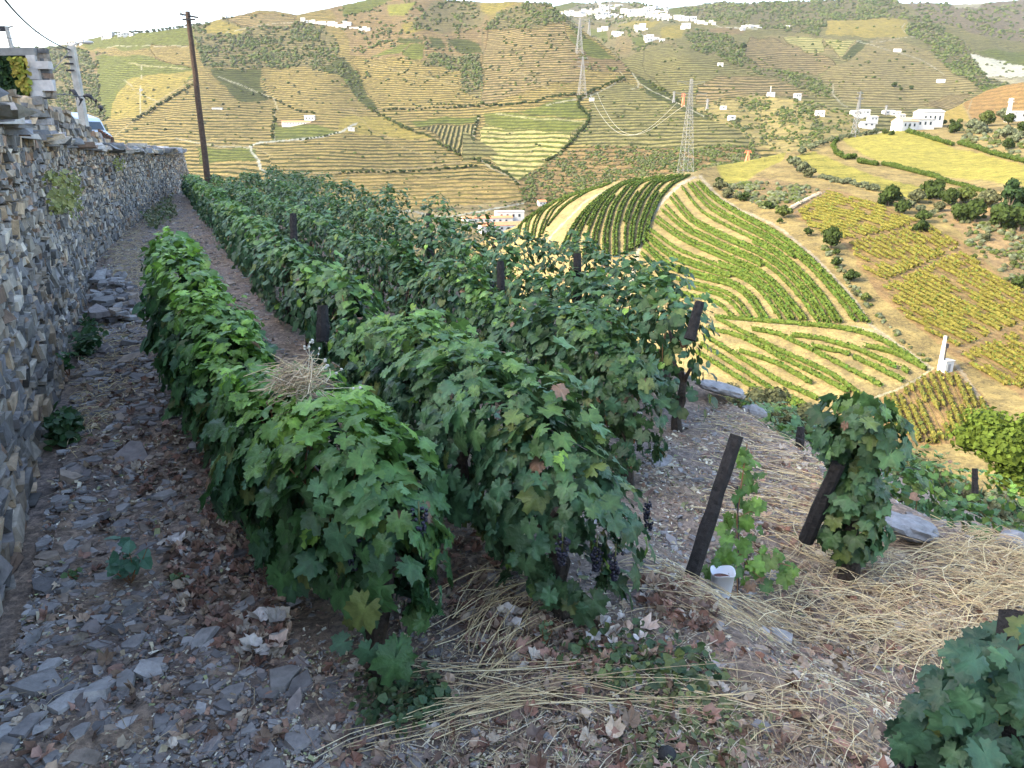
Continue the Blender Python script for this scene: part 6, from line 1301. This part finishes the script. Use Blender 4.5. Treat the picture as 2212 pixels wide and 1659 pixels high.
# edge rocks
for (x, y, w, h, lab) in [(1965, 1140, 150, 50, 'large grey schist slab at the terrace edge right of the tall vine'), (2190, 1175, 90, 60, 'grey rock at the terrace edge by the right border'), (1560, 840, 130, 24, 'long broken rock ledge where the terrace edge meets the rows'), (1630, 890, 60, 30, 'pale rock at the terrace edge above the dry straw')]:
    kq = 4.9 if y > 1000 else 8.0; q = P(x, y, kq); V, T = blob_tmpl(3, int(x), .16); V = V*np.array([w/2, w/3, h/2])*kq/F; V = V+np.array([0, 0, .0]); V[:, 2] = np.round(V[:, 2]/.03)*.015+V[:, 2]*.5
    o = mesh('edge_rock', V, T, M['slate'], None, {'Col': np.full((len(V), 3), .0)+np.array([.24, .235, .235])*(1+.25*snoise(V[:, 0]*9, V[:, 1]*9+V[:, 2]*22, 3, 2))[:, None]}); o.location = tuple(q); o.rotation_euler = (.0, .35 if y > 1000 else .3, .4); tag(o, lab, 'rock')
# dead leaves
DL = [leaf_tmpl(15, b_, f_, 60+i, .06) for i, (b_, f_) in enumerate([(1.2, .5), (-1.0, .6), (1.6, -.5), (.5, .9)])]
DCOL = np.array([(.24, .17, .12), (.33, .24, .17), (.18, .11, .08), (.42, .34, .25), (.22, .12, .085), (.38, .33, .27), (.17, .12, .095), (.33, .20, .15)])
def litter(name, pts, size, seed, label, cols=DCOL, sp=.45, lift=.012):
    r = np.random.default_rng(seed); mb = MB(); pts = pts.copy(); pts[:, 2] += lift; pick = r.integers(0, len(DL), len(pts)); sz = size*r.uniform(.45, 1.3, len(pts))
    for k, (tv, tf) in enumerate(DL):
        m = pick == k; V, T = inst(tv, tf, pts[m], lay(r, m.sum(), sp), sz[m]); c = cols[r.integers(0, len(cols), m.sum())]*r.uniform(.65, 1.25, (m.sum(), 1)); mb.add(V, tri=T, col=np.repeat(c, len(tv), 0))
    return tag(mb.build(name, M['dry']), label, 'dead leaves', None, 'stuff')
areas = [([(330, 1130), (470, 1080), (560, 1150), (620, 1290), (640, 1440), (540, 1450), (380, 1300)], 620), ([(960, 1180), (1050, 1150), (1120, 1300), (1250, 1340), (1420, 1420), (1300, 1470), (1050, 1420), (960, 1320)], 520), ([(170, 820), (330, 760), (460, 900), (560, 1080), (350, 1080), (180, 1010)], 420),
         ([(1380, 1240), (1520, 1270), (1560, 1370), (1470, 1360), (1400, 1320)], 230), ([(700, 1440), (1500, 1400), (2000, 1400), (1950, 1700), (700, 1700)], 420), ([(1540, 1000), (1760, 950), (1860, 1200), (1700, 1250), (1560, 1180)], 240), ([(1700, 1230), (2212, 1180), (2212, 1420), (1750, 1430)], 420), ([(520, 560), (700, 640), (640, 700), (540, 640)], 160), ([(0, 1100), (330, 1050), (700, 1600), (0, 1700)], 160)]
litter('dead_leaves', np.concatenate([ground_pts(r, n, a) for a, n in areas]), .058, 21, 'curled brown and tan dead vine leaves scattered between the rows')
litter('pale_leaves', np.concatenate([ground_pts(r, 26, [(1040, 1270), (1300, 1300), (1480, 1370), (1440, 1430), (1180, 1400), (1040, 1340)]), ground_pts(r, 14, [(520, 1340), (620, 1340), (640, 1440), (560, 1440)]), ground_pts(r, 8, [(340, 1150), (420, 1200), (400, 1230)])]), .08, 22, 'larger pale bleached vine leaves lying at the feet of the two nearest rows', np.array([(.52, .48, .44), (.46, .40, .33), (.50, .38, .30)]), .35, .03)
# straw and twigs
SC_ = np.array([(.60, .49, .27), (.52, .40, .22), (.66, .57, .36), (.42, .31, .18)])
def stems(name, pts, L, rad, seed, label, cat, cols=SC_, lift=.02, dirn=None, spread=pi, arch=.05, bend=.32, n=7):
    r = np.random.default_rng(seed); mb = MB()
    for p in pts:
        l = L*r.uniform(.35, 1.3); a = (dirn if dirn is not None else 0)+r.uniform(-spread, spread); t = np.linspace(-.5, .5, n); b_ = r.normal(0, bend); x = p[0]+l*(t*cos(a)-b_*(t**2)*sin(a)*1.5); y = p[1]+l*(t*sin(a)+b_*(t**2)*cos(a)*1.5)
        z = G(x, y)+lift*r.uniform(.3, 1.6)+arch*r.uniform(0, 1)*(1-4*t**2)*r.uniform(0, 1.4); q = np.stack([x, y, z], -1); q[1:-1] += r.normal(0, .003, (n-2, 3))
        mb.tube(q, rad*r.uniform(.6, 1.3)*np.linspace(1.1, .5, n), 4, col=cols[r.integers(0, len(cols))]*r.uniform(.8, 1.15), cap=False)
    return tag(mb.build(name, M['dry']), label, cat, None, 'stuff')
A1 = [(1640, 1230), (1760, 1160), (2000, 1200), (2212, 1150), (2300, 1200), (2300, 1420), (2000, 1440), (1800, 1400), (1640, 1330)]
stems('straw', np.concatenate([ground_pts(r, 700, A1), ground_pts(r, 330, [(1980, 1160), (2300, 1150), (2300, 1330), (2060, 1300)])]), .46, .0019, 31, 'tangled pile of long dry straw stalks spread over the ground at the right', 'straw', lift=.05, dirn=-.25, spread=1.3, arch=.10)
stems('straw', ground_pts(r, 80, [(1380, 1220), (1480, 1230), (1700, 1340), (1640, 1380), (1450, 1320)]), .42, .0018, 32, 'fan of dry stalks below the leaning post and white pot', 'straw', lift=.03, dirn=-.35, spread=.6)
stems('straw', ground_pts(r, 190, [(1560, 880), (1640, 900), (1760, 1000), (1900, 1180), (1760, 1170), (1560, 1120)]), .55, .002, 33, 'yellow dry stalks lying on the slope between the rows and the tall vine', 'straw', lift=.04, dirn=-.5, spread=.6)
stems('straw', ground_pts(r, 44, [(940, 1470), (1180, 1440), (1500, 1480), (1700, 1540), (1500, 1560), (1000, 1540)]), .75, .0022, 34, 'long pale stalks lying across the bottom middle of the photo', 'straw', lift=.025, dirn=-.12, spread=.35, bend=.12)
stems('straw', ground_pts(r, 26, [(780, 1560), (1100, 1490), (1250, 1500), (900, 1620)]), .6, .0020, 35, 'bundle of pale stalks fanning right from the bottom middle', 'straw', lift=.02, dirn=.35, spread=.15, bend=.1)
stems('straw', ground_pts(r, 60, [(1000, 1240), (1120, 1330), (1160, 1420), (1060, 1380)]), .5, .0022, 36, 'dry stalks between the feet of the two nearest rows', 'straw', lift=.03, dirn=.9, spread=.4)
stems('straw', ground_pts(r, 90, [(1700, 1440), (1960, 1420), (1900, 1640), (1620, 1600)]), .40, .0017, 37, 'scattered thin stalks on the soil left of the cropped vine', 'straw', lift=.02, spread=pi)
stems('twigs', ground_pts(r, 700, None, (-60, 2330, 900, 1760)), .22, .0016, 38, 'thin brown twigs and dry stalks scattered over the soil', 'twigs', np.array([(.17, .12, .10), (.28, .20, .14), (.42, .34, .22), (.12, .09, .08)]), lift=.012, arch=.02, bend=.3)
stems('dry_grass', np.concatenate([strip_pts(r, 900, -1.1, .9, 8, 36), ground_pts(r, 500, [(225, 540), (300, 480), (320, 620), (250, 640)]), ground_pts(r, 300, [(150, 700), (260, 650), (330, 800), (150, 1000)])]), .16, .0030, 39, 'dry grass bits on the narrow path along the wall', 'dry grass', lift=.01, bend=.3)
stems('straw_bits', np.concatenate([ground_pts(r, 1500, A1), ground_pts(r, 1600, [(900, 1400), (1300, 1300), (2212, 1350), (2212, 1700), (800, 1700)]), ground_pts(r, 500, [(1380, 1000), (1560, 860), (1760, 1000), (1880, 1180), (1700, 1260)])]), .13, .0015, 40, 'short broken straw bits over the soil at the bottom and right', 'straw', np.array([(.50, .41, .24), (.38, .29, .18), (.60, .53, .38), (.28, .21, .14)]), lift=.012, arch=.02, n=4)
# chaff
ch_t = np.array([[-.5, -.22, 0], [.5, -.16, .05], [.45, .2, 0], [-.45, .16, .12]]); ch_f = np.array([[0, 1, 2], [0, 2, 3]])
CC = np.array([(.55, .48, .33), (.42, .34, .22), (.30, .22, .15), (.62, .58, .46), (.26, .28, .14), (.22, .15, .12), (.36, .22, .15)])
pts = np.concatenate([strip_pts(r, 3500, -1.1, 1.3, 5, 30), ground_pts(r, 5000, [(1380, 1000), (1560, 830), (1700, 900), (1900, 1150), (1700, 1260), (1400, 1260)]), ground_pts(r, 15000, [(600, 1400), (1000, 1250), (1500, 1250), (2300, 1180), (2300, 1760), (600, 1760)]), ground_pts(r, 8000, None, (-60, 1300, 900, 1760))]); pts[:, 2] += .006
sz = np.exp(r.normal(-4.45, .5, len(pts)))*np.clip(np.linalg.norm(pts, axis=1)/3, .7, 2); V, T = inst(ch_t, ch_f, pts, lay(r, len(pts), .5), sz)
tag(mesh('leaf_litter', V, T, M['dry'], None, {'Col': np.repeat(CC[r.integers(0, len(CC), len(pts))]*r.uniform(.7, 1.2, (len(pts), 1)), 4, 0)}), 'fine pale litter of crumbled leaves and chaff on the soil', 'litter', None, 'stuff')
# green weeds
def weed_patch(name, pts, size, seed, label, cols, h=.08, kind='stuff'):
    r = np.random.default_rng(seed); P_ = []; N_ = []
    for p in pts:
        m = r.integers(3, 9); P_.append(p+np.stack([r.normal(0, .04, m), r.normal(0, .04, m), r.uniform(.005, h, m)], -1))
    pos = np.concatenate(P_); n = len(pos); R = frames(np.array([0, -.2, 1.])+r.normal(0, .5, (n, 3)), r.normal(size=(n, 3))); V, T = inst(SMALL[0], SMALL[1], pos, R, size*r.uniform(.5, 1.4, n)); c = np.array(cols)[r.integers(0, len(cols), n)]*r.uniform(.7, 1.25, (n, 1))
    return tag(mesh(name, V, T, M['leaf'], None, {'Col': np.repeat(c, len(SMALL[0]), 0)}), label, 'weeds', None, kind)
GC = [(.05, .10, .045), (.08, .13, .05), (.10, .14, .06)]
weed_patch('weeds', np.concatenate([ground_pts(r, 150, [(390, 830), (430, 780), (470, 860), (560, 900), (560, 960), (400, 950)]), ground_pts(r, 30, [(480, 1060), (540, 1060), (540, 1120), (490, 1120)])]), .04, 51, 'small green weeds on the path beside the nearest row', GC)
weed_patch('weeds', ground_pts(r, 60, [(790, 1490), (870, 1450), (960, 1500), (930, 1570), (800, 1560)]), .032, 52, 'low green weeds round the foot of the nearest vine trunk', GC, .06)
weed_patch('weeds', ground_pts(r, 70, [(1180, 1400), (1330, 1370), (1540, 1420), (1520, 1500), (1250, 1470)]), .034, 53, 'low creeping weeds under the end of the second row', GC+[(.16, .20, .06)], .05)
weed_patch('weeds', ground_pts(r, 90, [(1340, 1480), (1560, 1480), (1620, 1660), (1380, 1700)]), .024, 54, 'yellowish creeping weeds on the soil at the lower right of middle', [(.22, .24, .09), (.14, .17, .07)], .03)
weed_patch('weeds', np.concatenate([ground_pts(r, 60, [(130, 740), (200, 700), (205, 760), (150, 800), (130, 800)]), ground_pts(r, 60, [(105, 860), (150, 860), (140, 960), (105, 940)])]), .06, 55, 'tufts of green weed at the foot of the stone wall', [(.04, .10, .035), (.06, .12, .04)], .16)
weed_patch('weeds', ground_pts(r, 140, [(290, 440), (370, 400), (380, 470), (330, 500)]), .08, 56, 'grass and weeds at the far foot of the wall', [(.10, .15, .05), (.20, .20, .09)], .22)
def herb(px, py, hpx, lab, seed, n=30, size=.045, cols=GC, wid=.1):
    r = np.random.default_rng(seed); q = Gp(px, py); kq = float(q[1]/(CP+SP*(829.5-py)/F)); h = hpx*kq/F; e = empty('weed', tuple(q), lab, 'weed'); mb = MB(); st = []
    for i in range(4):
        tip = q+np.array([r.normal(0, wid*.7), r.normal(0, wid*.7), h*r.uniform(.7, 1)]); c = np.stack([q, (q+tip)/2+r.normal(0, .01, 3), tip]); mb.tube(c, [.004, .003, .0015], 5, col=(1, 1, 1)); st.append(c)
    mb.build('stem', M['cane'], e); t = r.uniform(.25, 1, n); c = np.array(st)[r.integers(0, 4, n)]; pos = c[:, 0]*(1-t)[:, None]+c[:, 2]*t[:, None]; R = frames(np.array([0, -.35, 1.])+r.normal(0, .35, (n, 3)), np.concatenate([r.normal(size=(n, 2)), np.full((n, 1), -.15)], 1))
    V, T = inst(SMALL[0], SMALL[1], pos, R, size*r.uniform(.6, 1.3, n)); cc = np.array(cols)[r.integers(0, len(cols), n)]*r.uniform(.8, 1.2, (n, 1)); mb = MB(); mb.add(V, tri=T, col=np.repeat(cc, len(SMALL[0]), 0)); mb.build('leaves', M['leaf'], e)
herb(282, 1262, 105, 'blue green broad leaved weed standing among slate at lower left', 61, 34, .058, [(.07, .17, .10), (.09, .19, .12)])
herb(150, 812, 60, 'bright green bushy weed at the foot of the wall', 62, 60, .05, [(.05, .14, .04)], .08)
herb(1175, 1400, 75, 'thin upright weed with a small yellow flower between the two nearest rows', 63, 16, .03, [(.12, .18, .09)], .02)
herb(400, 1260, 30, 'tiny green seedling among brown leaves', 64, 16, .03, [(.10, .17, .06)], .04)
herb(160, 1252, 26, 'tiny green seedling beside the slate heap at left', 65, 14, .03, [(.08, .15, .05)], .03)
herb(500, 800, 40, 'small weed at the foot of the first row', 66, 20, .04, GC, .05)
# plants on the wall
def on_wall(px0, px1, py0, py1, n, r):
    px = r.uniform(px0, px1, n); py = r.uniform(py0, py1, n); out = []
    for x, y in zip(px, py):
        u, v = uv(x, y); ks = np.linspace(2.5, 30, 900); w, _ = wall_side(u*ks, (CP+SP*v)*ks); i = np.flatnonzero(w < .02)
        if len(i): out.append(P(x, y, ks[i[0]]*.985))
    return np.array(out)
for (a, b_, c, d_, n, lab, cols) in [(112, 172, 372, 455, 420, 'yellow green plant growing out of the stone wall', [(.24, .25, .06), (.16, .18, .05), (.30, .30, .10)]), (248, 268, 340, 362, 70, 'small yellow green tuft high on the wall further along', [(.24, .25, .06)])]:
    rr_ = np.random.default_rng(n); pp = on_wall(a, b_, c, d_, n, rr_); kx = (pp[:, 0]*0+1); m = np.ones(len(pp), bool); o = leaf_patch('wall_plant', lambda r_, n_: pp+r_.normal(0, .04, pp.shape), n, .05, cols, M['leaf'], lab, 'plant', seed=n, facing=(.8, -.4, .4))
# nest of dry stalks on the first row
q = P(640, 822, 2.95); e = empty('dry_stalk_tangle', tuple(q), 'ball of dry grass stalks like a nest caught in the top of the nearest row', 'dry tangle'); mb = MB(); r = np.random.default_rng(4)
for i in range(230):
    c = q+r.normal(0, 1, 3)*[.046, .042, .036]; a = r.uniform(0, 2*pi); l = r.uniform(.03, .11); dv = np.array([cos(a), sin(a), r.normal(0, .35)])*l; mb.tube([c-dv, c+r.normal(0, .012, 3), c+dv], [.0014, .0018, .001], 4, col=SC_[r.integers(0, 4)]*[.85, .85, .95]*r.uniform(.7, 1.2))
mb.build('stalks', M['dry'], e); mb = MB(); hb, ht = blob_tmpl(1, 4, .3)
for (x0, y0, x1, y1) in [(665, 800, 668, 738), (668, 790, 690, 755), (672, 800, 712, 790), (690, 830, 735, 800), (680, 780, 655, 745), (700, 840, 780, 838), (668, 760, 676, 735), (690, 800, 705, 775)]:
    a, b_ = P(x0, y0, 2.9), P(x1, y1, 2.85); mb.tube([a, (a+b_)/2+r.normal(0, .006, 3), b_], [.0014, .0012, .001], 4, col=(.55, .52, .40))
    for t in (1.0, .8): mb.add(hb*.005*r.uniform(.8, 1.4)+a*(1-t)+b_*t+r.normal(0, .004, 3), tri=ht, col=(.45, .46, .42))
mb.build('seed_heads', M['dry'], e)
# rotten black fruit ball and the grape bunch dropped in the straw
q = Gp(1440, 1640); V, T = blob_tmpl(2, 3, .1); o = mesh('black_stone', V*.035, T, M['slate'], None, {'Col': np.full((len(V), 3), .03)}, True); o.location = tuple(q+[0, 0, .015]); tag(o, 'small round black stone at the bottom right of the middle', 'stone')
# hose and stake at the first trunk
mb = MB(); q = Gp(826, 1478); mb.tube([q, q+[-.005, -.01, .14], q+[-.01, 0, .30]], .004, 5); tag(mb.build('stake', M['greenwire']), 'thin green stake in front of the nearest vine trunk', 'stake')
mb = MB(); t = np.linspace(0, 1, 20); q0, q1 = P(1570, 875, 8.6), P(1990, 1015, 6.2); w_ = q0*(1-t)[:, None]+q1*t[:, None]; w_[:, 2] -= .10*4*t*(1-t); mb.tube(w_, .004, 4); tag(mb.build('trellis_wire', M['wire']), 'loose trellis wire running from the row end posts to the tall vine', 'wire')
# ------------------------------------------------------------------ air
mh = bpy.data.materials.new('haze'); mh.use_nodes = True; N = mh.node_tree.nodes; N.remove(N['Principled BSDF']); v = N.new('ShaderNodeVolumePrincipled')
v.inputs['Color'].default_value = (.93, .95, 1, 1); v.inputs['Density'].default_value = .00003; v.inputs['Anisotropy'].default_value = .25
mh.node_tree.links.new(v.outputs[0], N['Material Output'].inputs['Volume'])
mb = MB(); mb.box((0, 0, 600-111), (19400, 19400, 1200)); o = mb.build('haze', mh); tag(o, 'thin pale summer haze over the valley', 'haze', None, 'stuff')
print('objects', len(bpy.data.objects), 'polys', sum(len(m.polygons) for m in bpy.data.meshes))
